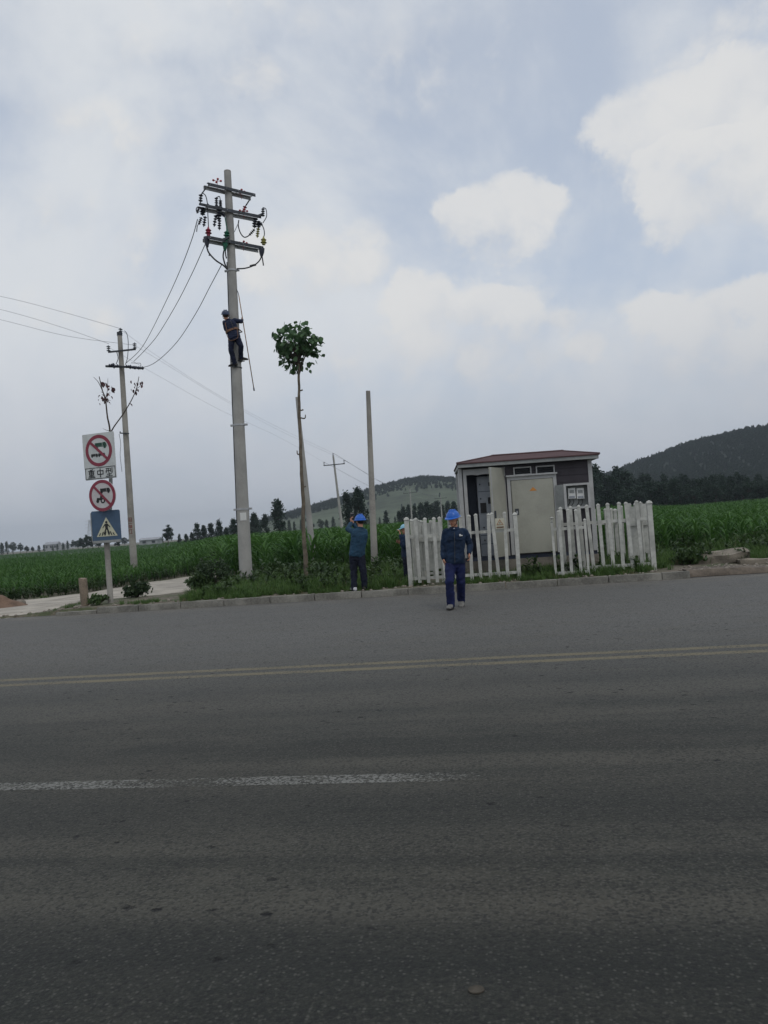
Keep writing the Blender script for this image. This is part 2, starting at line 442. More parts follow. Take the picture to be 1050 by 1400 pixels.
# ------------------------------------------------------------------ mesh builder
ORG = {}
class MB:
    def __init__(self):
        self.v, self.f, self.mi = [], [], []
    def add(self, vs, fs, mi=0):
        o = len(self.v)
        self.v += [tuple(p) for p in vs]
        self.f += [tuple(o + i for i in q) for q in fs]
        self.mi += [mi] * len(fs)
    def box(self, c, s, R=None, mi=0):
        c = Vector(c)
        vs = []
        for dz in (-.5, .5):
            for dx, dy in ((-.5, -.5), (.5, -.5), (.5, .5), (-.5, .5)):
                p = Vector((dx * s[0], dy * s[1], dz * s[2]))
                vs.append(c + (R @ p if R else p))
        self.add(vs, [(3, 2, 1, 0), (4, 5, 6, 7), (0, 1, 5, 4), (1, 2, 6, 5), (2, 3, 7, 6), (3, 0, 4, 7)], mi)
        return self
    def bbox(self, a, b, mi=0):
        a, b = Vector(a), Vector(b)
        return self.box((a + b) / 2, (abs(b.x - a.x), abs(b.y - a.y), abs(b.z - a.z)), None, mi)
    def beam(self, a, b, w, h, up=(0, 0, 1), mi=0):
        a, b = Vector(a), Vector(b)
        x = (b - a)
        L = x.length
        x.normalize()
        y = Vector(up).cross(x)
        if y.length < 1e-5:
            y = Vector((0, 1, 0)).cross(x)
        y.normalize()
        z = x.cross(y)
        R = Matrix((x, y, z)).transposed()
        return self.box((a + b) / 2, (L, w, h), R, mi)
    def tube(self, pts, rad, n=8, mi=0, cap=True):
        pts = [Vector(p) for p in pts]
        if isinstance(rad, (int, float)):
            rad = [rad] * len(pts)
        t0 = (pts[1] - pts[0]).normalized()
        ref = Vector((1, 0, 0)) if abs(t0.x) < .9 else Vector((0, 1, 0))
        u = (ref - t0 * ref.dot(t0)).normalized()
        vs = []
        for i, p in enumerate(pts):
            if i == 0: t = t0
            elif i == len(pts) - 1: t = (pts[i] - pts[i - 1]).normalized()
            else: t = (pts[i + 1] - pts[i - 1]).normalized()
            u = (u - t * u.dot(t)).normalized()
            w = t.cross(u)
            for j in range(n):
                a = 2 * math.pi * j / n
                vs.append(p + (u * math.cos(a) + w * math.sin(a)) * rad[i])
        fs = []
        for i in range(len(pts) - 1):
            for j in range(n):
                fs.append((i * n + j, i * n + (j + 1) % n, (i + 1) * n + (j + 1) % n, (i + 1) * n + j))
        if cap:
            fs.append(tuple(reversed(range(n))))
            fs.append(tuple(range((len(pts) - 1) * n, len(pts) * n)))
        self.add(vs, fs, mi)
        return self
    def capsule(self, a, b, ra, rb, n=14, mi=0):
        a, b = Vector(a), Vector(b)
        d = b - a
        if d.length < 1e-4:
            d = Vector((0, 0, 1e-3))
        d.normalize()
        pts, rad = [], []
        for i in range(1, 5):
            t = math.pi / 2 * (1 - i / 4)
            pts.append(a - d * ra * math.sin(t)); rad.append(max(ra * math.cos(t), ra * .05))
        for i in range(5):
            t = math.pi / 2 * i / 4.2
            pts.append(b + d * rb * math.sin(t)); rad.append(max(rb * math.cos(t), rb * .05))
        return self.tube(pts, rad, n, mi)
    def ellipsoid(self, c, r, R=None, n=16, m=10, mi=0):
        c = Vector(c)
        vs, fs = [], []
        for i in range(m + 1):
            th = math.pi * (i / m * .98 + .01)
            for j in range(n):
                ph = 2 * math.pi * j / n
                p = Vector((r[0] * math.sin(th) * math.cos(ph), r[1] * math.sin(th) * math.sin(ph), r[2] * math.cos(th)))
                vs.append(c + (R @ p if R else p))
        for i in range(m):
            for j in range(n):
                fs.append((i * n + j, (i + 1) * n + j, (i + 1) * n + (j + 1) % n, i * n + (j + 1) % n))
        fs.append(tuple(range(n)))
        fs.append(tuple(reversed(range(m * n, m * n + n))))
        self.add(vs, fs, mi)
        return self
    def loft(self, rings, mi=0):
        n = len(rings[0])
        vs = [p for r in rings for p in r]
        fs = []
        for i in range(len(rings) - 1):
            for j in range(n):
                fs.append((i * n + j, i * n + (j + 1) % n, (i + 1) * n + (j + 1) % n, (i + 1) * n + j))
        fs.append(tuple(reversed(range(n))))
        fs.append(tuple(range((len(rings) - 1) * n, len(rings) * n)))
        self.add(vs, fs, mi)
        return self
    def lathe(self, p0, axis, prof, n=14, mi=0):
        p0, ax = Vector(p0), Vector(axis).normalized()
        return self.tube([p0 + ax * h for h, r in prof], [max(r, .0005) for h, r in prof], n, mi) if all(prof[i + 1][0] > prof[i][0] for i in range(len(prof) - 1)) else self._lathe2(p0, ax, prof, n, mi)
    def _lathe2(self, p0, ax, prof, n, mi):
        ref = Vector((1, 0, 0)) if abs(ax.x) < .9 else Vector((0, 1, 0))
        u = (ref - ax * ref.dot(ax)).normalized()
        w = ax.cross(u)
        rings = [[p0 + ax * h + (u * math.cos(2 * math.pi * j / n) + w * math.sin(2 * math.pi * j / n)) * max(r, .0005) for j in range(n)] for h, r in prof]
        return self.loft(rings, mi)
    def prism(self, poly, o, ux, uy, th, mi=0):
        """a flat outline (2-D) given thickness th behind the plane"""
        o, ux, uy = Vector(o), Vector(ux), Vector(uy)
        nz = ux.cross(uy).normalized()
        n = len(poly)
        vs = [o + ux * a + uy * b for a, b in poly] + [o + ux * a + uy * b - nz * th for a, b in poly]
        fs = [tuple(range(n)), tuple(reversed(range(n, 2 * n)))]
        for i in range(n):
            j = (i + 1) % n
            fs.append((i, n + i, n + j, j))
        self.add(vs, fs, mi)
        return self
    def ring(self, ro, ri, o, ux, uy, th, n=40, mi=0):
        o, ux, uy = Vector(o), Vector(ux), Vector(uy)
        nz = ux.cross(uy).normalized()
        vs = []
        for r, back in ((ro, 0), (ri, 0), (ro, 1), (ri, 1)):
            for j in range(n):
                a = 2 * math.pi * j / n
                vs.append(o + ux * (r * math.cos(a)) + uy * (r * math.sin(a)) - nz * th * back)
        fs = []
        for j in range(n):
            k = (j + 1) % n
            fs += [(j, k, n + k, n + j), (2 * n + k, 2 * n + j, 3 * n + j, 3 * n + k), (j, 2 * n + j, 2 * n + k, k), (n + k, 3 * n + k, 3 * n + j, n + j)]
        self.add(vs, fs, mi)
        return self
    def mesh(self, name, mats, org=(0, 0, 0), smooth=False):
        me = bpy.data.meshes.new(name)
        ox, oy, oz = org
        me.from_pydata([(x - ox, y - oy, z - oz) for x, y, z in self.v], [], self.f)
        for m in (mats if isinstance(mats, (list, tuple)) else [mats]):
            me.materials.append(m)
        if any(self.mi):
            me.polygons.foreach_set('material_index', self.mi)
        if smooth:
            me.polygons.foreach_set('use_smooth', [True] * len(me.polygons))
            if smooth is not True:
                me.set_sharp_from_angle(angle=R_(smooth))
        me.update()
        return me
    def build(self, name, mats, parent=None, org=None, smooth=False):
        o_ = ORG[parent.name] if parent else Vector(org or (0, 0, 0))
        o = bpy.data.objects.new(name, self.mesh(name, mats, o_, smooth))
        COL.objects.link(o)
        if parent:
            o.parent = parent
        else:
            o.location = o_
        ORG[o.name] = Vector(o_)
        return o

def tag(o, label=None, cat=None, group=None, kind=None):
    if label: o['label'] = label
    if cat: o['category'] = cat
    if group: o['group'] = group
    if kind: o['kind'] = kind
    return o
def thing(name, loc, label, cat, group=None):
    o = bpy.data.objects.new(name, None)
    o.empty_display_size = .2
    COL.objects.link(o)
    o.location = Vector(loc)
    ORG[o.name] = Vector(loc)
    return tag(o, label, cat, group)
def place(name, me, parent, M):
    """a piece sharing mesh data; M is its world matrix, parent unrotated"""
    o = bpy.data.objects.new(name, me)
    COL.objects.link(o)
    o.parent = parent
    o.matrix_local = Matrix.Translation(-ORG[parent.name]) @ M
    return o

def sstep(x, a, b):
    t = min(1, max(0, (x - a) / (b - a)))
    return t * t * (3 - 2 * t)
def road_t(X, Y): return X * NX.x + Y * NX.y
def road_p(s, t, z=0.0): return Vector((AX.x * s + NX.x * t, AX.y * s + NX.y * t, z))
def terrain(X, Y):
    t = road_t(X, Y)
    s = X * AX.x + Y * AX.y
    w = sstep(s, -11.2, -9.6) * (1 - sstep(s, 4.2, 5.2) * .5)   # the kerb ends towards the path and on the right
    verge = .03 + .085 * w
    z = verge + (-.02 - verge) * sstep(t, 18.0, 21.0)
    z += -.10 * sstep(t, 20.5, 25)
    z += -.25 * sstep(t, 60, 300)
    z += .035 * noise.noise((X * .7, Y * .7, 3.3)) * sstep(t, 16.2, 18)
    if t < T_KERB + .2:
        z = -.06
    if t < -7.2:
        z = .05
    return z

# ------------------------------------------------------------------ setting
def axis_vals(lo, hi, d0, d1, step, grow=1.25):
    v = list(np.arange(d0, d1 + 1e-6, step))
    s, x = step, d0
    while x > lo:
        s *= grow; x -= s; v.insert(0, max(x, lo))
    s, x = step, d1
    while x < hi:
        s *= grow; x += s; v.append(min(x, hi))
    return v
def make_ground():
    # laid out along the road so that its edge runs cleanly behind the kerb
    S = axis_vals(-3200, 3200, -24, 16, .5)
    T = [-2500, -900, -300, -100, -40, -15, -9, -7.3, -7.1, 5, 15.6, 15.89, 15.95] + axis_vals(15.95, 3600, 16.2, 36, .4)[1:]
    T = sorted(set(round(t, 3) for t in T))
    vs, fs = [], []
    for t in T:
        for s in S:
            p = road_p(s, t)
            vs.append((p.x, p.y, terrain(p.x, p.y)))
    n = len(S)
    for i in range(len(T) - 1):
        for j in range(n - 1):
            fs.append((i * n + j, i * n + j + 1, (i + 1) * n + j + 1, (i + 1) * n + j))
    b = MB(); b.add(vs, fs)
    tag(b.build('ground', M_GROUND, smooth=True), kind='structure')
make_ground()

def strip(name, mat, s0, s1, t0, t1, z, ds=None):
    b = MB()
    n = max(1, int((s1 - s0) / (ds or (s1 - s0))))
    for i in range(n):
        a, c = s0 + (s1 - s0) * i / n, s0 + (s1 - s0) * (i + 1) / n
        b.add([road_p(a, t0, z), road_p(c, t0, z), road_p(c, t1, z), road_p(a, t1, z)], [(0, 1, 2, 3)])
    return tag(b.build(name, mat), kind='structure')
strip('road', M_ASPH, -900, 900, -7.0, T_KERB + .19, 0.0)
strip('centre_line', M_YEL, -600, 600, 7.85, 7.985, .001)
strip('centre_line', M_YEL, -600, 600, 8.15, 8.285, .001)
for i in range(-12, 12):
    strip('lane_dash', M_WHT, -6.1 + i * 9.0, -6.1 + i * 9.0 + 6.1, 4.42, 4.57, .001)

# kerb: single stones on a bedding strip
def make_kerb():
    s0, s1 = -9.95, 3.48
    b = MB()
    b.beam(road_p(s0, T_KERB + .09, -.03), road_p(s1, T_KERB + .09, -.03), .14, .08)
    kerb = tag(b.build('kerb', M_KERB, org=road_p(s0, T_KERB)), kind='structure')
    ORG[kerb.name] = Vector(kerb.location)
    variants = []
    for kx in range(3):
        bm = bmesh.new()
        bmesh.ops.create_cube(bm, size=1)
        for v in bm.verts:
            v.co = Vector((v.co.x * .985, v.co.y * .17, v.co.z * .17))
        bmesh.ops.bevel(bm, geom=[e for e in bm.edges if abs((e.verts[0].co - e.verts[1].co).x) > .5 and e.verts[0].co.z > 0], offset=.018, segments=2, affect='EDGES')
        bmesh.ops.subdivide_edges(bm, edges=[e for e in bm.edges if abs((e.verts[0].co - e.verts[1].co).x) > .5], cuts=5)
        for v in bm.verts:
            v.co += noise.noise_vector(v.co * 6 + Vector((kx * 9, 0, 0))) * .007
        me = bpy.data.meshes.new('kerb_stone'); bm.to_mesh(me); bm.free()
        me.materials.append(M_KERB); variants.append(me)
    s, i = s0, 0
    while s < s1 - .3:
        L = min(rng.uniform(.96, 1.02), s1 - s)
        low = .06 if s < -9.2 else 0
        M = Matrix.Translation(road_p(s + L / 2, T_KERB + .085 + rng.uniform(-.008, .008), .045 - low + rng.uniform(-.006, .006))) @ Matrix.Rotation(math.atan2(AX.y, AX.x) + rng.uniform(-.006, .006), 4, 'Z') @ Matrix.Rotation(rng.uniform(-.006, .006), 4, 'Y') @ Matrix.Scale(L, 4, (1, 0, 0))
        place('kerb_stone', variants[i % 3], kerb, M)
        s += L + .004; i += 1
make_kerb()

def bare_earth():
    vs, fs = [], []
    n, m = 60, 8
    for i in range(n + 1):
        s_ = 3.46 + 8.0 * i / n
        wd = .75 + .35 * noise.noise((s_ * .8, 2, 2))
        for j in range(m + 1):
            p = road_p(s_, T_KERB + .12 + wd * j / m)
            z = max(.004, terrain(p.x, p.y)) if j < 2 else terrain(p.x, p.y)
            vs.append((p.x, p.y, z + (.02 + .022 * noise.noise((p.x * 5, p.y * 5, 1)) if 0 < j < m else (.004 if j == 0 else -.04))))
    for i in range(n):
        for j in range(m):
            q = i * (m + 1) + j
            fs.append((q, q + m + 1, q + m + 2, q + 1))
    b = MB(); b.add(vs, fs)
    tag(b.build('bare_earth', plain('dry_earth', (.135, .11, .085), .95, .45, 2.5, bmp=.8, fine=22), smooth=True), kind='structure')
bare_earth()
def make_path():
    up = [(-40, 838), (0, 827), (20, 822), (70, 814), (130, 805), (200, 793), (270, 782.5), (300, 779)]
    lo = [(-40, 852), (0, 846), (60, 840.5), (95, 829), (135, 823), (185, 819), (245, 812), (285, 803)]
    b = MB()
    n = 60
    A = [level(x, y, -.02) for x, y in up]
    B = [level(x, y, .0) for x, y in lo]
    def poly(P, u):
        q = u * (len(P) - 1); i = min(int(q), len(P) - 2); f = q - i
        return P[i].lerp(P[i + 1], f)
    m = 14
    vs, fs = [], []
    for i in range(n + 1):
        a, c = poly(A, i / n), poly(B, i / n)
        j1, j2 = noise.noise((i * .31, 0, 1)) * .18, noise.noise((i * .31, 5, 1)) * .18
        for j in range(m + 1):
            f = j / m
            p = a.lerp(c, f)
            p.y += j1 * (1 - f) + j2 * f
            t = road_t(p.x, p.y)
            if t < T_KERB + .15:
                p += NX * (T_KERB + .15 - t)
            edge = .03 if 0 < j < m else -.03
            p.z = max(terrain(p.x, p.y), .0 if t < 16.6 else -9) + edge + .008 * noise.noise((p.x * 2, p.y * 2, 0))
            vs.append(p)
    for i in range(n):
        for j in range(m):
            q = i * (m + 1) + j
            fs.append((q, q + m + 1, q + m + 2, q + 1))
    b.add(vs, fs)
    tag(b.build('path', M_PATH, smooth=True), kind='structure')
    return A, B
PATH_A, PATH_B = make_path()
def in_path(X, Y):
    P = PATH_A + PATH_B[::-1]
    c = False
    for i in range(len(P)):
        a, b = P[i], P[i - 1]
        if (a.y > Y) != (b.y > Y) and X < (b.x - a.x) * (Y - a.y) / (b.y - a.y) + a.x:
            c = not c
    return c

def hill(name, prof, Y0, front, back, x0, x1, label_seed, mat):
    pts = [at(px, py, Y0) for px, py in prof]
    xs = [p.x for p in pts]; zs = [p.z + .5 for p in pts]
    nx, ny = 110, 60
    vs, fs = [], []
    for j in range(ny + 1):
        Y = Y0 - front + (front + back) * j / ny
        for i in range(nx + 1):
            X = x0 + (x1 - x0) * i / nx
            Zr = max(0, float(np.interp(X * (1 if Y > Y0 else 1), xs, zs, left=0, right=0)))
            u = (Y0 - Y) / front if Y < Y0 else (Y - Y0) / back
            h = Zr * (.5 + .5 * math.cos(math.pi * min(1, u))) ** 1.1
            h += (noise.fractal((X * .006, Y * .006, label_seed), 1.0, 2.0, 4) * 5.0) * (h / (abs(Zr) + 20))
            vs.append((X, Y, h - 1.5))
    for j in range(ny):
        for i in range(nx):
            q = j * (nx + 1) + i
            fs.append((q, q + 1, q + nx + 2, q + nx + 1))
    b = MB(); b.add(vs, fs)
    tag(b.build(name, mat, smooth=True), kind='structure')
    def hz(X, Y):
        i = (X - x0) / (x1 - x0) * nx; j = (Y - Y0 + front) / (front + back) * ny
        if i < 0 or j < 0 or i >= nx or j >= ny: return None
        return vs[int(j) * (nx + 1) + int(i)][2]
    return hz
HILL_L = hill('hill', [(330, 726), (385, 708), (430, 695), (480, 679), (520, 666), (550, 657), (575, 654), (610, 656), (640, 661), (690, 667), (760, 679), (840, 697)], 900, 380, 420, -260, 420, 1.0, M_HILL)
HILL_R = hill('hill', [(740, 703), (790, 674), (815, 663), (850, 648), (900, 628), (950, 610), (990, 600), (1015, 592), (1035, 590), (1060, 591), (1100, 596), (1180, 618), (1300, 661), (1420, 696)], 680, 330, 380, 100, 640, 7.0, M_HILLR)

# ------------------------------------------------------------------ instanced ground cover
def scatter_object(name, pts, variants, label, cat=None):
    """pts: (location, rotation euler, scale, variant)"""
    me = bpy.data.meshes.new(name)
    me.from_pydata([p[0] for p in pts], [], [])
    a = me.attributes.new('rot', 'FLOAT_VECTOR', 'POINT'); a.data.foreach_set('vector', [c for p in pts for c in p[1]])
    a = me.attributes.new('scl', 'FLOAT', 'POINT'); a.data.foreach_set('value', [p[2] for p in pts])
    a = me.attributes.new('idx', 'INT', 'POINT'); a.data.foreach_set('value', [p[3] for p in pts])
    o = bpy.data.objects.new(name, me)
    COL.objects.link(o)
    tag(o, label, cat, kind='stuff')
    ng = bpy.data.node_groups.new(name, 'GeometryNodeTree')
    ng.interface.new_socket('Geometry', in_out='INPUT', socket_type='NodeSocketGeometry')
    ng.interface.new_socket('Geometry', in_out='OUTPUT', socket_type='NodeSocketGeometry')
    N, L = ng.nodes, ng.links
    gi, go = N.new('NodeGroupInput'), N.new('NodeGroupOutput')
    ip = N.new('GeometryNodeInstanceOnPoints')
    jn = N.new('GeometryNodeJoinGeometry')
    for me2 in reversed(variants):
        src = bpy.data.objects.new(me2.name + '_source', me2)
        oi = N.new('GeometryNodeObjectInfo')
        oi.inputs['Object'].default_value = src
        oi.inputs['As Instance'].default_value = True
        L.new(oi.outputs['Geometry'], jn.inputs[0])
    def attr(nm, typ):
        nd = N.new('GeometryNodeInputNamedAttribute'); nd.data_type = typ; nd.inputs['Name'].default_value = nm
        return nd.outputs['Attribute']
    L.new(gi.outputs[0], ip.inputs['Points'])
    L.new(jn.outputs[0], ip.inputs['Instance'])
    ip.inputs['Pick Instance'].default_value = True
    L.new(attr('idx', 'INT'), ip.inputs['Instance Index'])
    L.new(attr('rot', 'FLOAT_VECTOR'), ip.inputs['Rotation'])
    L.new(attr('scl', 'FLOAT'), ip.inputs['Scale'])
    L.new(ip.outputs[0], go.inputs[0])
    md = o.modifiers.new('scatter', 'NODES')
    md.node_group = ng
    return o

def blade(b, base, az, L, w, up, droop, seg=4, fold=.25, mi=0):
    """an arching leaf: starts steep, bends over"""
    d = Vector((math.cos(az), math.sin(az), 0)); sd_ = Vector((-math.sin(az), math.cos(az), 0))
    p = Vector(base); ang = up
    vs, fs = [], []
    for i in range(seg + 1):
        f = i / seg
        ww = w * (math.sin(math.pi * min(1, .18 + f * .82)) ** .8 if i < seg else .03)
        n = Vector((-d.x * math.sin(ang), -d.y * math.sin(ang), math.cos(ang)))
        vs += [p - sd_ * ww / 2 + n * ww * fold, p, p + sd_ * ww / 2 + n * ww * fold]
        p = p + (d * math.cos(ang) + Vector((0, 0, 1)) * math.sin(ang)) * (L / seg)
        ang -= droop / seg * (0.5 + f)
    for i in range(seg):
        q = 3 * i
        fs += [(q, q + 1, q + 4, q + 3), (q + 1, q + 2, q + 5, q + 4)]
    b.add(vs, fs, mi)

def corn_mesh(seed):
    r = random.Random(seed)
    b = MB()
    H = 1.0
    b.tube([(0, 0, -.1), (.01, 0, .5), (.0, .01, .95)], [.016, .012, .005], 5)
    a0 = r.uniform(0, 6.28)
    for i in range(9):
        f = i / 8
        z = .12 + .80 * f
        az = a0 + (i % 2) * math.pi + r.uniform(-.5, .5)
        L = (.55 + .35 * math.sin(math.pi * (f * .8 + .1))) * r.uniform(.8, 1.1)
        blade(b, (0, 0, z), az, L, r.uniform(.055, .085), r.uniform(.95, 1.3), r.uniform(1.5, 2.6), 5)
    return b.mesh('corn_plant', M_CORN, smooth=True)
def tuft_mesh(seed, mat, n, h, spread):
    r = random.Random(seed)
    b = MB()
    for i in range(n):
        az = r.uniform(0, 6.28)
        rr = spread * math.sqrt(r.random())
        a2 = r.uniform(0, 6.28)
        blade(b, (rr * math.cos(a2), rr * math.sin(a2), -.02), az, h * r.uniform(.5, 1.15), r.uniform(.009, .018), r.uniform(.9, 1.5), r.uniform(.3, 1.6), 3)
    return b.mesh('grass_tuft', mat, smooth=True)
def weed_mesh(seed, mat):
    r = random.Random(seed)
    b = MB()
    for s in range(4):
        az = r.uniform(0, 6.28)
        top = Vector((.12 * math.cos(az), .12 * math.sin(az), r.uniform(.2, .42)))
        b.tube([(0, 0, -.03), top * .6 + Vector((0, 0, .03)), top], [.005, .004, .002], 4)
        for i in range(9):
            f = r.uniform(.25, 1)
            blade(b, top * f, r.uniform(0, 6.28), r.uniform(.07, .14), r.uniform(.03, .065), r.uniform(.1, .9), r.uniform(.3, 1.2), 2, .12)
    return b.mesh('weed', mat, smooth=True)
corns = [corn_mesh(i) for i in range(5)]
tufts = [tuft_mesh(i, M_GRASS, 26, .30, .11) for i in range(3)] + [tuft_mesh(9, M_DRY, 14, .28, .10)]
weeds = [weed_mesh(i, M_WEED) for i in range(3)]

def in_view(X, Y, pad=2.5):
    return abs(X) < Y * .53 + pad

def crop_height(X, Y):
    """crop height by place: tall corn in the middle, lower to the left and right"""
    ax = X / max(Y, 1)
    mid = sstep(ax, -.30, -.20)
    right = sstep(ax, .30, .40)
    h = .50 + (1.08 - .50) * mid - .30 * right
    return h * (1 + .12 * noise.noise((X * .12, Y * .12, 0)))
def crop_front(X):
    if X < -9.5:
        return 28.2 + max(0, (-9.5 - X)) * -1.3
    if X < -4.5:
        return 28.2
    if X < 6.5:
        return 24.6
    return 21.5
def scatter_crops():
    r = random.Random(11)
    pts = []
    def put(X, Y, sc):
        z = terrain(X, Y)
        pts.append(((X, Y, z), (r.uniform(-.12, .12), r.uniform(-.12, .12), r.uniform(0, 6.28)), sc, r.randrange(5)))
    # rows run along the road
    t = 19.0
    while t < 64:
        s = -45.0
        while s < 45:
            s += r.uniform(.22, .36)
            p = road_p(s, t + r.uniform(-.10, .10))
            if p.y < crop_front(p.x) + r.uniform(-.5, .4) or not in_view(p.x, p.y) or in_path(p.x, p.y): continue
            put(p.x, p.y, crop_height(p.x, p.y) * r.uniform(.75, 1.15))
        t += .62
    while t < 380:
        step = .6 if t < 110 else 1.3
        s = -240.0
        while s < 240:
            s += r.uniform(.5, 1.0) * (1 if t < 110 else 2.2)
            p = road_p(s, t + r.uniform(-.3, .3))
            if not in_view(p.x, p.y, 6): continue
            put(p.x, p.y, crop_height(p.x, p.y) * r.uniform(.85, 1.25))
        t += .9 if t < 110 else 2.6
    scatter_object('corn_field', pts, corns, 'green corn crop filling the fields behind the poles and the kiosk')
scatter_crops()
def make_canopy():
    vs, fs = [], []
    Y = [48 + 1.2 * i for i in range(60)] + [120 + 5 * i for i in range(60)]
    X = np.linspace(-1, 1, 141)
    for y in Y:
        for x in X:
            xx = x * (y * .62 + 14)
            vs.append((xx, y, terrain(xx, y) + crop_height(xx, y) * .62 + .12 * noise.noise((xx * .8, y * .8, 2))))
    n = len(X)
    for j in range(len(Y) - 1):
        for i in range(n - 1):
            q = j * n + i
            fs.append((q, q + 1, q + n + 1, q + n))
    b = MB(); b.add(vs, fs)
    tag(b.build('far_crop', M_CANOPY, smooth=True), 'dense green crop of the far fields in front of the tree lines', None, kind='stuff')
make_canopy()

def scatter_grass():
    r = random.Random(5)
    pts, wp = [], []
    for i in range(30000):
        s, t = r.uniform(-26, 14), 16.0 + 13.5 * (r.random() ** 1.25)
        p = road_p(s, t)
        if not in_view(p.x, p.y, 1) or in_path(p.x, p.y): continue
        if p.y > crop_front(p.x) + 1.5: continue
        d = noise.noise((p.x * .55, p.y * .55, 4)) + .5 * noise.noise((p.x * 1.7, p.y * 1.7, 8))
        near = sstep(t, 15.95, 16.6)
        if d < -.30 + .45 * (1 - near): continue
        left = p.x < -4.6 + .4 * noise.noise((p.y, 0, 3))
        if left and d < .24: continue                               # dusty ground between kerb and path
        if 3.3 < s < 6.2 and t < 17.6 and d < .45: continue        # bare earth past the end of the kerb
        if .2 < p.x < 5.1 and 17.35 < p.y < 19.6: continue          # kiosk footprint
        sc = r.uniform(.45, 1.0) * (.55 + .45 * near) * (1 + (.9 * sstep(t, 18.5, 23) if not left else 0)) * (.5 if left else 1)
        pts.append(((p.x, p.y, terrain(p.x, p.y)), (r.uniform(-.2, .2), r.uniform(-.2, .2), r.uniform(0, 6.28)), sc, 3 if r.random() < .10 else r.randrange(3)))
        if not left and r.random() < .05 + .10 * sstep(t, 19, 23) and t > 16.4:
            wp.append(((p.x + .1, p.y, terrain(p.x, p.y)), (0, 0, r.uniform(0, 6.28)), r.uniform(.5, 1.3) * (1 + .4 * sstep(t, 19, 23)), r.randrange(3)))
    # low leafy growth at the edge of the left-hand field
    for i in range(5200):
        X, Y = r.uniform(-26, -5), r.uniform(19, 40)
        if in_path(X, Y) or not in_view(X, Y, 1): continue
        pa = [p for p in PATH_A]
        ya = float(np.interp(X, [p.x for p in sorted(pa, key=lambda q: q.x)], [p.y for p in sorted(pa, key=lambda q: q.x)]))
        if Y < ya + .15: continue
        wp.append(((X, Y, terrain(X, Y)), (0, 0, r.uniform(0, 6.28)), r.uniform(.5, 1.25), r.randrange(3)))
    scatter_object('grass', pts, tufts, 'rough green grass of the verge behind the kerb')
    scatter_object('weeds', wp, weeds, 'low leafy weeds along the verge and the field edge')
scatter_grass()

def scatter_stones():
    r = random.Random(21)
    b = MB()
    for i in range(420):
        if r.random() < .5:
            s, t = r.uniform(3.4, 8.5), 15.95 + abs(r.gauss(0, .5))
        else:
            s, t = r.uniform(-20, 3), 15.95 + abs(r.gauss(0, .35))
        p = road_p(s, t)
        k_ = r.uniform(.012, .05)
        b.ellipsoid((p.x, p.y, terrain(p.x, p.y) + k_ * .3), (k_, k_ * r.uniform(.6, 1), k_ * .6), Matrix.Rotation(r.uniform(0, 3), 3, 'Z'), 6, 4)
    tag(b.build('gravel', M_STONE), 'small stones and rubble lying along the road edge', None, kind='stuff')
scatter_stones()

# ------------------------------------------------------------------ trees far off
def leaf_cloud(b, r, centers, n, size, mi=0):
    for i in range(n):
        c, sp = r.choice(centers)
        p = Vector((c[0] + r.gauss(0, sp[0]), c[1] + r.gauss(0, sp[1]), c[2] + r.gauss(0, sp[2])))
        s = size * r.uniform(.5, 1.3)
        nrm = Vector((r.gauss(0, 1), r.gauss(0, 1), r.gauss(0, 1))).normalized()
        u = nrm.orthogonal().normalized(); v = nrm.cross(u)
        b.add([p - u * s, p - v * s * .6 + nrm * s * .1, p + u * s, p + v * s * .6], [(0, 1, 2, 3)], mi)

def poplar(seed, mat, H=10.0, Rm=1.35, n=1300, base=.10, fat=1.0):
    r = random.Random(seed)
    tr = MB()
    pts = [Vector((0, 0, -.8))]
    for i in range(1, 7):
        pts.append(Vector((r.uniform(-.15, .15), r.uniform(-.15, .15), H * i / 6.6)))
    tr.tube(pts, [.20, .17, .14, .11, .08, .05, .02], 6)
    cs = []
    for i in range(46):
        f = r.random() ** .85
        z = H * (base + (1 - base) * f)
        rad = Rm * fat * (math.sin(math.pi * min(1, .16 + .84 * f ** .75)) ** .6) * r.uniform(.35, 1)
        a = r.uniform(0, 6.28)
        c = Vector((rad * math.cos(a) * .8, rad * math.sin(a) * .8, min(z, H * .97)))
        cs.append((c, (.33, .33, .55)))
        tr.tube([Vector((0, 0, max(.3, z - rad * 1.4))), c * .5 + Vector((0, 0, (z - rad) * .5)), c], [.05, .03, .012], 4)
    cr = MB()
    leaf_cloud(cr, r, cs, int(n * 1.5), .27)
    return tr.mesh('trunk', M_DBARK), cr.mesh('crown', mat)

def broad(seed, mat, H=8.0, Rm=2.6, n=1500):
    r = random.Random(seed)
    tr = MB()
    tr.tube([(0, 0, -.8), (.1, 0, H * .3), (0, .1, H * .75)], [.24, .17, .05], 7)
    cs = []
    for i in range(34):
        d = Vector((r.gauss(0, 1), r.gauss(0, 1), r.gauss(0, 1))).normalized() * (r.random() ** .4)
        c = Vector((d.x * Rm * .8, d.y * Rm * .8, H * .58 + d.z * H * .36))
        cs.append((c, (.42, .42, .34)))
        tr.tube([(0, 0, H * .3), c * .5 + Vector((0, 0, H * .2)), c], [.07, .04, .012], 4)
    cr = MB()
    leaf_cloud(cr, r, cs, int(n * 1.5), .29)
    return tr.mesh('trunk', M_DBARK), cr.mesh('crown', mat)

POP = [poplar(i, M_POP) for i in range(4)]
POPF = [poplar(20 + i, M_POP, fat=1.7, n=1900, base=.04) for i in range(3)]
GRY = [poplar(40 + i, M_POPL, fat=1.4, n=1300) for i in range(2)] + [broad(50, M_POPL, 10, 3.2, 1500)]
BRD = [broad(60 + i, M_POP, 10.0, 3.3, 1700) for i in range(3)]

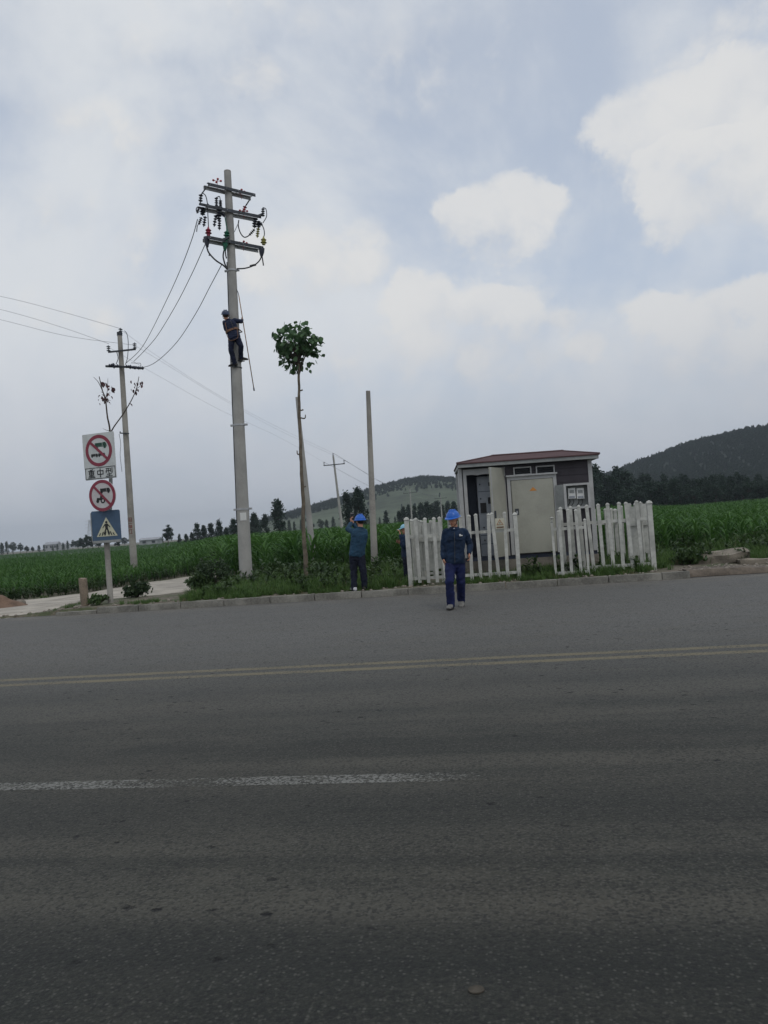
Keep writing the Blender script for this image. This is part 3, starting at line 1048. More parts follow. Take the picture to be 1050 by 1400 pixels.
def far_tree(px, top, Y, kind, label, group=None, wide=1.0, name='poplar_tree'):
    p = at(px, top, Y)
    z0 = terrain(p.x, Y)
    H = max(2.0, p.z - z0)
    t = thing(name, (p.x, Y, z0), label, 'tree', group)
    k_ = H / 10.0
    t.scale = (k_ * wide, k_ * wide, k_)
    t.rotation_euler = (0, 0, rng.uniform(0, 6.28))
    for nm, me in zip(('trunk', 'crown'), kind):
        o = bpy.data.objects.new(nm, me)
        COL.objects.link(o)
        o.parent = t
    return t

ORD = 'first second third fourth fifth sixth seventh eighth ninth tenth eleventh twelfth thirteenth fourteenth fifteenth sixteenth seventeenth eighteenth nineteenth twentieth'.split()
def ordinal(i, n):
    return 'leftmost' if i == 0 else 'rightmost' if i == n - 1 else ORD[i] + ' from left'
def far_trees():
    r = random.Random(77)
    far_tree(378.5, 686, 170, POP[0], 'tall dark narrow tree standing alone right of the climbed pole', None, 1.35)
    far_tree(473, 676, 150, POPF[0], 'left of the two dark full trees behind the far leaning pole', None, .95)
    far_tree(489, 671, 152, POPF[1], 'right of the two dark full trees behind the far leaning pole', None, 1.05)
    far_tree(228, 717, 210, BRD[0], 'lone bushy tree on the skyline between the left poles', None, .85, 'bushy_tree')
    far_tree(299, 711, 200, POP[1], 'slim pointed tree tallest left of the climbed pole', None, 1.2)
    row = sorted(((269, 717, 0), (278, 720, 1), (288, 717, 2), (309, 721, 3), (319, 711, 0), (347, 704, 1), (362, 705, 2), (262, 729, 1), (254, 731, 2), (245, 731, 0), (355, 716, 3), (338, 718, 1), (328, 716, 2)))
    for i_, (px, top, k_) in enumerate(row):
        far_tree(px, top, r.uniform(185, 230), (POPF + POP)[k_] if k_ < 3 else POP[1], 'dark tree in the row across the field beside the climbed pole, %s' % ordinal(i_, len(row)), 'trees in the row behind the left field', r.uniform(1.0, 1.4))
    row = sorted(((2, 743), (9, 741), (17, 741), (27, 742), (36, 746), (44, 747), (53, 746), (60, 745), (92, 740), (99, 738), (106, 738), (86, 743), (170, 734), (178, 735), (217, 735), (222, 734), (72, 746), (78, 744)))
    for i_, (px, top) in enumerate(row):
        far_tree(px, top, r.uniform(430, 520), r.choice(BRD + GRY), 'hazy distant tree on the low left skyline, %s' % ordinal(i_, len(row)), 'hazy trees on the left skyline', r.uniform(.9, 1.3), 'distant_tree')
    row = sorted(((112, 733), (119, 730), (126, 733), (134, 734), (160, 734)))
    for i_, (px, top) in enumerate(row):
        far_tree(px, top, r.uniform(250, 300), r.choice(BRD), 'darker bushy tree behind the sign post, %s of five' % ordinal(i_, len(row)), 'trees behind the sign post', r.uniform(.8, 1.1), 'bushy_tree')
    row = sorted(((395, 712), (402, 714), (412, 711), (438, 709), (446, 711), (455, 708), (505, 707), (519, 708), (540, 707), (424, 713), (386, 717)))
    for i_, (px, top) in enumerate(row):
        far_tree(px, top, r.uniform(320, 400), r.choice(GRY), 'small hazy grey-green tree at the foot of the left hill, %s' % ordinal(i_, len(row)), 'hazy trees at the foot of the left hill', r.uniform(.8, 1.2), 'distant_tree')
    far_tree(527, 700, 260, POP[2], 'small dark pointed tree just right of the lone bare pole', None, 1.3)
    row = sorted(((551, 693), (558, 690), (566, 692), (575, 690), (583, 688), (590, 691), (597, 687), (604, 690), (612, 689), (620, 688), (628, 690), (545, 700), (636, 690)))
    for i_, (px, top) in enumerate(row):
        far_tree(px, top, r.uniform(230, 270), r.choice(POP + POPF), 'dark tree in the row behind the left end of the fence, %s' % ordinal(i_, len(row)), 'trees behind the left end of the fence', r.uniform(1.0, 1.3))
    # the wood right of the kiosk
    px = 806
    while px < 1075:
        base = float(np.interp(px, [806, 830, 870, 920, 960, 1000, 1075], [642, 645, 648, 655, 648, 652, 652]))
        far_tree(px, base + r.uniform(-5, 9), r.uniform(185, 215), r.choice(POP + POPF + BRD[:1]), 'dark tree in the dense belt right of the kiosk', 'trees of the belt right of the kiosk', r.uniform(1.0, 1.5))
        px += r.uniform(5.5, 8.5)
    px = 812
    while px < 1075:
        far_tree(px, r.uniform(654, 668), r.uniform(170, 184), r.choice(POPF + BRD), 'dark tree in the dense belt right of the kiosk', 'trees of the belt right of the kiosk', r.uniform(1.0, 1.4))
        px += r.uniform(7, 11)
far_trees()

def hill_woods():
    r = random.Random(31)
    src = [POP[0][1], POPF[0][1], BRD[0][1], BRD[1][1]]
    pts = []
    for hz, x0, x1, y0, y1, n, thr, s0, s1 in ((HILL_L, -240, 400, 560, 960, 17000, .27, .34, .60), (HILL_R, 120, 620, 400, 740, 17000, -.2, .36, .66)):
        for i in range(n):
            X, Y = r.uniform(x0, x1), r.uniform(y0, y1)
            z = hz(X, Y)
            if z is None or z < 1: continue
            rel = (Y - y0) / (y1 - 60 - y0)
            d = rel + .30 * noise.noise((X * .009, Y * .009, 5)) + .22 * noise.noise((X * .05, Y * .05, 9)) + r.gauss(0, .05)
            if d < thr + .25: continue
            pts.append(((X, Y, z - .4), (0, 0, r.uniform(0, 6.28)), r.uniform(s0, s1), r.randrange(4)))
    scatter_object('hillside_wood', pts, src, 'dark woodland covering the upper slopes of the hills')
hill_woods()

# far buildings and a pylon
def far_house(px, ytop, ybot_z, Y, w, d, h, label):
    p = at(px, ytop, Y)
    z0 = terrain(p.x, Y)
    H = max(h, p.z - z0)
    t = thing('farm_building', (p.x, Y, z0), label, 'building')
    MB().bbox((p.x - w / 2, Y, z0 - .5), (p.x + w / 2, Y + d, z0 + H * .72)).build('wall', M_FARWALL, t)
    b = MB()
    e = z0 + H * .72
    x0, x1 = p.x - w / 2 - .4, p.x + w / 2 + .4
    b.add([(x0, Y - .5, e), (x1, Y - .5, e), (x1, Y + d + .5, e), (x0, Y + d + .5, e), (x0, Y + d / 2, z0 + H), (x1, Y + d / 2, z0 + H)],
          [(0, 1, 5, 4), (2, 3, 4, 5), (0, 4, 3), (1, 2, 5), (3, 2, 1, 0)])
    b.build('roof', M_FARROOF, t)
    n = int(w / 3.2)
    for i in range(n):
        x = p.x - w / 2 + (i + .5) * w / n
        f = MB().bbox((x - .7, Y - .06, z0 + H * .30), (x + .7, Y - .003, z0 + H * .58)).build('window', M_DSTEEL, t)
        MB().bbox((x - .8, Y - .10, z0 + H * .27), (x + .8, Y - .062, z0 + H * .295)).build('sill', M_TRIM, f)
far_house(203, 735, 0, 330, 8.0, 6, 2.5, 'low white building on the skyline between the two left poles')
far_house(69, 741, 0, 620, 10, 8, 3, 'pale distant building among the trees at far left')
far_house(84, 742, 0, 640, 7, 8, 3, 'smaller pale distant building right of another at far left')
def pylon():
    p = at(122, 711, 850)
    z0 = -.4
    t = thing('lattice_pylon', (p.x, 850, z0), 'faint lattice pylon on the skyline left of the blue sign', 'pylon')
    b = MB(); H = p.z - z0
    def leg(sx, sy, f): return Vector((p.x + sx * (3.2 * (1 - f) + .5), 850 + sy * (3.2 * (1 - f) + .5), z0 + H * f))
    for sx in (-1, 1):
        for sy in (-1, 1):
            MB().tube([leg(sx, sy, 0), leg(sx, sy, 1)], .16, 5).build('leg', M_STEEL, t)
    for i in range(7):
        f0, f1 = i / 7, (i + 1) / 7
        for (a, c) in (((-1, -1), (1, -1)), ((1, -1), (1, 1)), ((1, 1), (-1, 1)), ((-1, 1), (-1, -1))):
            b.tube([leg(*a, f0), leg(*c, f1)], .09, 4); b.tube([leg(*c, f0), leg(*a, f1)], .09, 4)
    b.build('bracing', M_STEEL, t)
    for f in (.72, .84, .96):
        MB().tube([(p.x - 5, 850, z0 + H * f), (p.x, 850, z0 + H * (f + .02)), (p.x + 5, 850, z0 + H * f)], .16, 5).build('crossarm', M_STEEL, t)
pylon()

# ------------------------------------------------------------------ poles
def insulator(p, ax, L, r=.045, sheds=4, mats=None):
    b = MB()
    prof = [(-.01, .012)]
    for i in range(sheds):
        h = L * (i + .3) / sheds
        prof += [(h, .018), (h + .004, r * (1 if i % 2 == 0 else .85)), (h + L / sheds * .35, r * .7), (h + L / sheds * .5, .018)]
    prof += [(L, .016), (L + .02, .012)]
    b._lathe2(Vector(p), Vector(ax).normalized(), prof, 12, 0)
    return b

def curve_pts(ctrl, n=24):
    """Catmull-Rom through 3-D control points"""
    P = [Vector(c) for c in ctrl]
    P = [P[0] * 2 - P[1]] + P + [P[-1] * 2 - P[-2]]
    out = []
    for i in range(1, len(P) - 2):
        for j in range(n):
            t = j / n
            a, b_, c, d = P[i - 1], P[i], P[i + 1], P[i + 2]
            out.append(.5 * ((2 * b_) + (c - a) * t + (2 * a - 5 * b_ + 4 * c - d) * t * t + (3 * b_ - a - 3 * c + d) * t ** 3))
    out.append(P[-2])
    return out

PY = 21.9            # depth of the climbed pole
BASE = at(336.5, 797, PY); BASE.z = terrain(BASE.x, PY) - .02
TOP = at(311, 234.5, PY)
def pole_axis(z):
    return BASE.lerp(TOP, (z - BASE.z) / (TOP.z - BASE.z))
def pole_r(z):
    f = (z - BASE.z) / (TOP.z - BASE.z)
    return .190 + (.100 - .190) * f

def shaft(a, b, r0, r1, n=24):
    m = MB()
    a, b = Vector(a), Vector(b)
    pts = [a.lerp(b, i / 10) for i in range(11)]
    pts[0] = pts[0] - Vector((0, 0, .3))
    m.tube(pts, [r0 + (r1 - r0) * i / 10 for i in range(11)], n)
    return m

def clamp_band(c, axis, r, mat, parent, name='clamp_band', h=.05):
    b = MB()
    ax = Vector(axis).normalized()
    b.tube([c - ax * h / 2, c + ax * h / 2], r + .012, 20)
    for s in (-1, 1):
        b.box(c + Vector((s * (r + .045), 0, 0)), (.09, .05, h * 1.1))
        b.tube([c + Vector((s * (r + .06), -.06, 0)), c + Vector((s * (r + .06), .06, 0))], .011, 6)
    return b.build(name, mat, parent, smooth=30)

def main_pole():
    t = thing('utility_pole', BASE, 'tall round concrete pole with three crossarms and a man climbing it', 'utility pole', 'utility poles')
    ax = (TOP - BASE).normalized()
    shaft(BASE, TOP, .190, .100).build('shaft', M_CONC, t, smooth=40)
    zt = TOP.z
    MB().tube([TOP - ax * .01, TOP + ax * .02], [.103, .094], 20).build('pole_cap', M_CONCD, t)
    for px, py in ((317.5, 370), (328.5, 581), (333, 696)):
        c = at(px, py, PY); c = pole_axis(c.z)
        clamp_band(c, ax, pole_r(c.z), M_STEEL, t)
    # white number plate
    c = at(337.5, 706, PY); c2 = pole_axis(c.z)
    R = pole_r(c.z) + .006
    b = MB()
    a0, a1 = R_(-75), R_(-20)
    vs, fs = [], []
    for i in range(9):
        a = -math.pi / 2 + R_(-26 + 58 * i / 8) + .12
        for z in (-.11, .11):
            vs.append(c2 + Vector((R * math.cos(a), R * math.sin(a), z)))
            vs.append(c2 + Vector(((R - .004) * math.cos(a), (R - .004) * math.sin(a), z)))
    for i in range(8):
        q = i * 4
        fs += [(q, q + 4, q + 6, q + 2), (q + 1, q + 3, q + 7, q + 5)]
    b.add(vs, fs); b.build('number_plate', M_WHITE, t)
    # the cable running down the back-left of the shaft
    pts = []
    for i in range(20):
        z = pole_axis(TOP.z - 2.6).z - i * .40
        c = pole_axis(z); r = pole_r(z) + .02
        pts.append(c + Vector((-r * .97, .02 + .012 * math.sin(i * 1.7), 0)))
    MB().tube(pts, .017, 7).build('riser_cable', M_WIRE, t, smooth=True)
    # crossarms: pairs of angle irons, one each side of the shaft
    arms = []
    for (l, r_) in (((281.8, 253.7), (346.6, 269)), ((278.6, 283.2), (354.7, 298.4)), ((281.8, 325.8), (358, 340.5))):
        mid = at((l[0] + r_[0]) / 2, (l[1] + r_[1]) / 2, PY)
        A, B = level(*l, mid.z), level(*r_, mid.z)
        d = (B - A).normalized()
        n = Vector((-d.y, d.x, 0))
        cz = pole_axis(mid.z)
        off = n * ((cz - A).dot(n) - (pole_r(mid.z) + .035))
        A, B = A + off, B + off
        A.z = B.z = mid.z
        m = MB()
        m.beam(A, B, .012, .09); m.beam(A + n * .035 + Vector((0, 0, .042)), B + n * .035 + Vector((0, 0, .042)), .075, .012)
        gap = 2 * (pole_r(mid.z) + .035)
        A2, B2 = A + n * gap, B + n * gap
        arm = m.build('crossarm', M_DSTEEL, t)
        m = MB()
        m.beam(A2, B2, .012, .09); m.beam(A2 - n * .035 + Vector((0, 0, .042)), B2 - n * .035 + Vector((0, 0, .042)), .075, .012)
        m.build('crossarm', M_STEEL, t)
        for f in (.04, .38, .62, .96):
            b = MB(); b.tube([A.lerp(B, f) - n * .03, A2.lerp(B2, f) + n * .03], .010, 6)
            b.build('tie_bolt', M_STEEL, arm)
        arms.append((arm, A, B, d, n, A2, B2))
    def P(px, py, dy=0.0): return at(px, py, PY + dy)
    def q(x, y, dy=0.0): return P(230 + x / 6.176, 210 + y / 6.176, dy)       # read off the enlarged photograph
    arm1, arm2, arm3 = arms[0][0], arms[1][0], arms[2][0]
    dl = -0.5
    # strain insulators from the top arm and the clusters on the middle arm
    def seg_ins(parent, a, b, r=.055, sh=3, mat=M_PORC):
        a, b = Vector(a), Vector(b)
        insulator(a, b - a, (b - a).length, r, sh).build('insulator', mat, parent, smooth=35)
    seg_ins(arm1, q(318, 290, dl), q(280, 345, dl), .022, 3, M_DSTEEL)
    seg_ins(arm1, q(276, 345, dl), q(272, 410, dl), .065, 3)
    seg_ins(arm1, q(690, 385, .45), q(655, 440, .42), .024, 3, M_DSTEEL)
    seg_ins(arm1, q(650, 445, .42), q(632, 500, .4), .062, 3, M_CRED)
    for x in (406, 440):
        seg_ins(arm2, q(x, 372 if x < 420 else 395, -.3), q(x + 2, 445, -.3), .055, 4)
    for (a, b, r, mt) in (((292, 455), (290, 520), .085, M_PORC), ((280, 540), (258, 598), .055, M_PORC), ((312, 530), (300, 612), .058, M_PORC), ((262, 455), (244, 500), .055, M_PORC),
                          ((430, 470), (425, 560), .085, M_PORC), ((402, 520), (388, 612), .058, M_PORC), ((432, 560), (432, 640), .058, M_PORC), ((450, 505), (478, 530), .05, M_PORC)):
        seg_ins(arm2, q(*a, -.4), q(*b, -.4), r, 4, mt)
    for (a, b, r, mt) in (((735, 545), (728, 625), .085, M_PORC), ((800, 530), (800, 460), .058, M_PORC), ((728, 640), (686, 688), .055, M_DSTEEL), ((760, 570), (765, 625), .07, M_PORC), ((760, 630), (752, 705), .060, M_CYEL), ((770, 590), (792, 598), .06, M_PORC)):
        seg_ins(arm2, q(*a, .4), q(*b, .4), r, 4, mt)
    b = MB(); b.beam(q(262, 425, dl), q(330, 440, dl), .05, .06); b.beam(q(330, 425, dl), q(345, 440, dl), .03, .05); b.build('switch_base', M_DSTEEL, arm2)
    b = MB(); b.beam(q(395, 455, -.35), q(455, 462, -.35), .05, .09); b.build('switch_base', M_DSTEEL, arm2)
    b = MB(); b.beam(q(755, 530, .4), q(800, 512, .4), .04, .07); b.build('switch_base', M_DSTEEL, arm2)
    # cable heads on the lowest arm, one for each phase colour
    for (u0, u1, l0, l1, mt, dy) in (((338, 618), (340, 700), (322, 705), (330, 790), M_CRED, -.45), ((497, 640), (492, 712), (484, 720), (478, 820), M_CGRN, -.2), ((805, 700), (806, 770), (790, 800), (788, 870), M_CYEL, .45)):
        b = MB(); b._lathe2(q(*u0, dy), (q(*u1, dy) - q(*u0, dy)).normalized(), [(0, .018), (.05, .03), (.10, .085), (.14, .05), (.18, .095), (.21, .05), ((q(*u1, dy) - q(*u0, dy)).length, .05)], 12, 0)
        b.build('cable_head', mt, arm3, smooth=35)
        b = MB(); b.tube([q(*l0, dy), (q(*l0, dy) + q(*l1, dy)) / 2, q(*l1, dy)], [.085, .075, .035], 10)
        b.build('cable_gland', M_PORC if mt != M_CGRN else M_CGRN, arm3, smooth=35)
    b = MB(); b.beam(q(455, 735, -.3), q(515, 705, -.3), .05, .05); b.build('bracket', M_DSTEEL, arm3)
    # jumpers
    def jumper(ctrl, r=.013, mat=M_WIRE):
        MB().tube(curve_pts(ctrl, 8), r, 6).build('jumper_cable', mat, t, smooth=True)
    jumper([q(325, 790, -.45), q(345, 840, -.42), q(400, 900, -.35), q(460, 940, -.26), q(497, 975, -.2)], .022)
    jumper([q(350, 850, -.42), q(345, 862, -.42)], .02)
    jumper([q(470, 820, -.2), q(464, 870, -.22), q(478, 930, -.22), q(500, 978, -.2)], .022)
    jumper([q(482, 820, -.2), q(486, 860, -.22), q(492, 885, -.22)], .018)
    jumper([q(788, 870, .45), q(765, 910, .4), q(720, 945, .35), q(650, 968, .2), q(580, 972, -.05)], .020)
    jumper([q(792, 870, .45), q(800, 915, .45), q(804, 945, .45)], .018)
    jumper([q(690, 950, .3), q(740, 938, .36)], .03)
    jumper([q(596, 560, .2), q(592, 610, .25), q(610, 670, .3), q(640, 705, .33), q(672, 698, .36), q(690, 680, .4)], .016)
    jumper([q(285, 330, -.5), q(315, 355, -.5), q(330, 420, -.48), q(335, 520, -.46), q(340, 620, -.45)], .013)
    jumper([q(800, 455, .4), q(825, 470, .42), q(830, 530, .42), q(800, 585, .42)], .013)
    jumper([q(792, 600, .42), q(808, 640, .43), q(812, 680, .45), q(806, 705, .45)], .014)
    jumper([q(408, 372, -.3), q(432, 362, -.3), q(440, 392, -.3)], .013)
    jumper([q(244, 500, -.45), q(236, 470, -.45), q(250, 450, -.45), q(285, 455, -.45)], .013)
    jumper([q(246, 600, -.45), q(240, 660, -.45)], .013)
    jumper([q(590, 590, -.1), q(575, 625, -.12), q(558, 660, -.14)], .012, M_STEEL)
    jumper([q(495, 712, -.2), q(498, 660, -.2), q(488, 590, -.25), q(478, 530, -.3)], .015, M_CGRN)
    # little red bird scarers
    for x, y, dy, arm in ((413, 232, -.3, arm1), (613, 322, .25, arm1), (632, 757, .3, arm3), (636, 487, .3, arm2)):
        c = q(x, y, dy)
        b = MB()
        b.tube([c - Vector((0, 0, .22)), c + Vector((0, 0, .04))], .007, 5)
        for i in range(4):
            a = i * math.pi / 2 + .4
            d_ = Vector((math.cos(a), math.sin(a), .12))
            b.tube([c, c + d_ * .09], [.008, .006], 5); b.ellipsoid(c + d_ * .105, (.036, .036, .030), None, 8, 5)
        b.build('bird_scarer', M_RED, arm)
    return t
main_pole()

P2Y = 36.0
B2 = at(184, 786, P2Y); B2.z = terrain(B2.x, P2Y)
T2 = at(163.5, 456, P2Y)
def second_pole():
    t = thing('utility_pole', B2, 'concrete pole left of the path with red lettering and two crossarms', 'utility pole', 'utility poles')
    ax = (T2 - B2).normalized()
    shaft(B2, T2, .165, .105, 20).build('shaft', M_CONCD, t, smooth=40)
    def q(x, y, dy=0.0): return at(90 + x / 5.6, 430 + y / 5.6, P2Y + dy)
    # top pin
    top = MB(); top.tube([T2 - ax * .1, T2 + ax * .06], .125, 14); top.build('top_clamp', M_DSTEEL, t)
    insulator(q(419, 150), q(419, 105) - q(419, 150), (q(419, 105) - q(419, 150)).length, .10, 3).build('insulator', M_PORC, t, smooth=35)
    b = MB(); b.beam(q(325, 288, -.2), q(535, 266, -.2), .07, .07); a1 = b.build('crossarm', M_DSTEEL, t)
    for x, y in ((328, 283), (529, 262)):
        insulator(q(x, y, -.2), (0, 0, 1), .28, .10, 3).build('insulator', M_PORC, a1, smooth=35)
    b = MB(); b.beam(q(305, 396, -.2), q(545, 404, -.2), .09, .09); a2 = b.build('crossarm', M_DSTEEL, t)
    b = MB(); b.beam(q(305, 396, .22), q(545, 404, .22), .09, .09); b.build('crossarm', M_DSTEEL, t)
    for x, y in ((330, 392), (362, 402), (460, 398), (487, 405), (525, 408), (553, 410)):
        c = q(x, y, -.25)
        insulator(c, Vector((.9, -.2, -.12 if x > 400 else .1)), .30, .085, 3).build('insulator', M_PORC, a2, smooth=35)
    b = MB(); b.tube(curve_pts([q(500, 370, -.2), q(540, 372, -.2), q(572, 375, -.2), q(572, 405, -.2)], 5), .012, 5); b.build('jumper_cable', M_WIRE, t)
    b = MB(); b.tube(curve_pts([q(450, 125, -.05), q(468, 150, -.1), q(478, 220, -.15), q(472, 330, -.2), q(455, 385, -.2)], 6), .018, 6); b.build('jumper_cable', M_ALWIRE, t)
    b = MB(); b.tube(curve_pts([q(388, 280, -.15), q(400, 335, -.2), q(385, 380, -.2)], 6), .018, 6); b.build('jumper_cable', M_WIRE, t)
    # small bracket with a frayed strip
    b = MB(); b.beam(q(416, 908, -.15), q(484, 911, -.15), .05, .05); b.beam(q(416, 895, -.15), q(416, 912, -.15), .04, .04); br = b.build('bracket', M_DSTEEL, t)
    b = MB(); b.tube(curve_pts([q(408, 915, -.15), q(420, 990, -.1), q(416, 1080, -.15), q(430, 1205, -.12)], 8), .012, 5); b.build('frayed_strip', M_ALWIRE, br)
    # three red characters painted down the shaft, unreadable at this distance
    b = MB()
    for i, yc in enumerate((710.5, 718.5, 726.5)):
        c = at(180.8 + (yc - 718) * .062, yc, P2Y)
        zc = c.z
        f = (zc - B2.z) / (T2.z - B2.z)
        cc = B2.lerp(T2, f); r = .165 - .06 * f + .004
        def stroke(a, z, w, h):
            th = a / r
            n = 4
            vs = []
            for j in range(n + 1):
                u = -math.pi / 2 - .12 + (a - w / 2 + w * j / n) / r
                for dz in (-h / 2, h / 2):
                    zz = zc + z + dz
                    vs.append((cc.x + r * math.cos(u), cc.y + r * math.sin(u), zz))
            b.add(vs, [(2 * j, 2 * j + 2, 2 * j + 3, 2 * j + 1) for j in range(n)])
        if i == 0:
            for z in (.09, .03, -.03, -.09): stroke(0, z, .2, .022)
            stroke(-.09, 0, .022, .2); stroke(.09, 0, .022, .2); stroke(0, 0, .022, .2)
        elif i == 1:
            for z in (.10, .0, -.05, -.10): stroke(0, z, .2, .024)
            stroke(-.06, .04, .024, .12); stroke(.07, -.04, .024, .14); stroke(0, -.03, .024, .14)
        else:
            stroke(0, .09, .2, .024); stroke(-.04, .03, .10, .022); stroke(-.08, -.02, .024, .2); stroke(.05, .0, .024, .18); stroke(.03, -.09, .12, .024)
    b.build('painted_lettering', plain('faded_red_print', (0.20, 0.055, 0.045), .8, .35, 12), t)
second_pole()

def bare_pole(name, b_, t_, Y, r0, r1, label, mat=M_CONCD):
    B = at(*b_, Y); B.z = terrain(B.x, Y)
    T = at(*t_, Y)
    o = shaft(B, T, r0, r1, 20).build(name, mat, None, B, smooth=40)
    tag(o, label, 'pole', 'bare poles')
    return B, T
bare_pole('concrete_pole', (512.5, 783), (503.2, 534.5), 23.2, .108, .066, 'bare concrete pole right of the man taking a photo')
bare_pole('concrete_pole', (430, 779), (406, 543), 25.5, .120, .052, 'bare leaning concrete pole behind the slender tree', M_CONC)

def far_pole(b_, t_, Y, label, arm=1.0, r0=.17, r1=.09, group='utility poles'):
    B = at(*b_, Y); B.z = terrain(B.x, Y); T = at(*t_, Y)
    t = thing('utility_pole', B, label, 'utility pole', group)
    shaft(B, T, r0, r1, 12).build('shaft', M_CONC, t, smooth=40)
    ax = (T - B).normalized()
    insulator(T, (0, 0, 1), .28, .10, 2).build('insulator', M_PORC, t)
    c = T - ax * .95
    b = MB(); b.beam(c - Vector((arm, .12, .02)), c + Vector((arm, -.12, .02)), .09, .09); a = b.build('crossarm', M_DSTEEL, t)
    tips = [T + Vector((0, 0, .28))]
    for s in (-1, 1):
        p = c + Vector((s * arm * .95, -.12, .03 * s))
        insulator(p, (0, 0, 1), .38, .10, 3).build('insulator', M_PORC, a)
        tips.append(p + Vector((0, 0, .38)))
    return tips
FT = far_pole((470, 742), (455.5, 623), 80, 'small far leaning pole with one crossarm left of the blue helmet', 1.1)
FT2 = far_pole((563, 712), (560.3, 668), 170, 'tiny distant pole against the hill above the capped person', 1.5, .2, .12)
FT3 = far_pole((604, 705), (602, 677), 230, 'tiniest distant pole against the hill left of the kiosk', 1.8, .24, .14)

# ------------------------------------------------------------------ wires
def wire(ctrl, r, label, mat=M_WIRE, group=None, n=16):
    P = curve_pts(ctrl, n)
    b = MB(); b.tube(P, r, 6)
    return tag(b.build('power_line', mat, None, P[0], smooth=True), label, 'wire', group)
def lerpw(pix, Y0, Y1):
    L = [0]
    for i in range(1, len(pix)):
        L.append(L[-1] + math.hypot(pix[i][0] - pix[i - 1][0], pix[i][1] - pix[i - 1][1]))
    return [at(x, y, Y0 + (Y1 - Y0) * (l / L[-1])) for (x, y), l in zip(pix, L)]
wire(lerpw([(270, 300), (262, 328), (246, 370), (226, 414), (203, 460), (190, 480), (173, 496)], PY - .5, P2Y - .2), .0125, 'upper of three slack cables from the climbed pole to the left pole')
wire(lerpw([(281, 333), (262, 375), (240, 418), (215, 459), (197, 480), (183, 494)], PY - .3, P2Y - .2), .0125, 'middle of three slack cables from the climbed pole to the left pole')
wire(lerpw([(303.5, 361), (287, 392), (268, 428), (244, 465), (222, 488), (206, 499), (192, 503)], PY - .1, P2Y - .2), .0125, 'lowest of three slack cables from the climbed pole to the left pole')
wire(lerpw([(-260, 352), (-120, 382), (0, 405), (80, 425), (164, 449)], 47, P2Y), .008, 'topmost thin wire running left from the second pole', M_ALWIRE)
wire(lerpw([(-260, 365), (-120, 397), (0, 423), (80, 446), (149, 470)], 47, P2Y), .008, 'middle thin wire running left from the second pole', M_ALWIRE)
wire(lerpw([(-260, 378), (-120, 410), (0, 437), (90, 459), (184, 472)], 47, P2Y), .008, 'lowest thin wire running left from the second pole', M_ALWIRE)
for i, (a, mid, lab) in enumerate((((164, 450), [(220, 490), (300, 541), (380, 584)], 'top'), ((149, 475), [(215, 513), (300, 560), (380, 597)], 'left-hand'), ((184, 472), [(230, 500), (310, 549), (385, 590)], 'right-hand'))):
    c = lerpw([a] + mid + [(455, 621)], P2Y, 80)
    c[-1] = FT[(0, 1, 2)[i]]
    wire(c, .0055, 'faint %s wire from the left pole to the small far pole' % lab, M_ALWIRE)
    a2, b2 = FT[i], FT2[i]
    m_ = (a2 + b2) / 2; m_.z -= 1.2
    wire([a2, m_, b2], .014, 'faint %s wire from the small far pole towards the hill' % lab, M_ALWIRE)
    a3, b3 = FT2[i], FT3[i]
    m_ = (a3 + b3) / 2; m_.z -= .8
    wire([a3, m_, b3], .014, 'faint %s wire between the two tiny distant poles' % lab, M_ALWIRE)

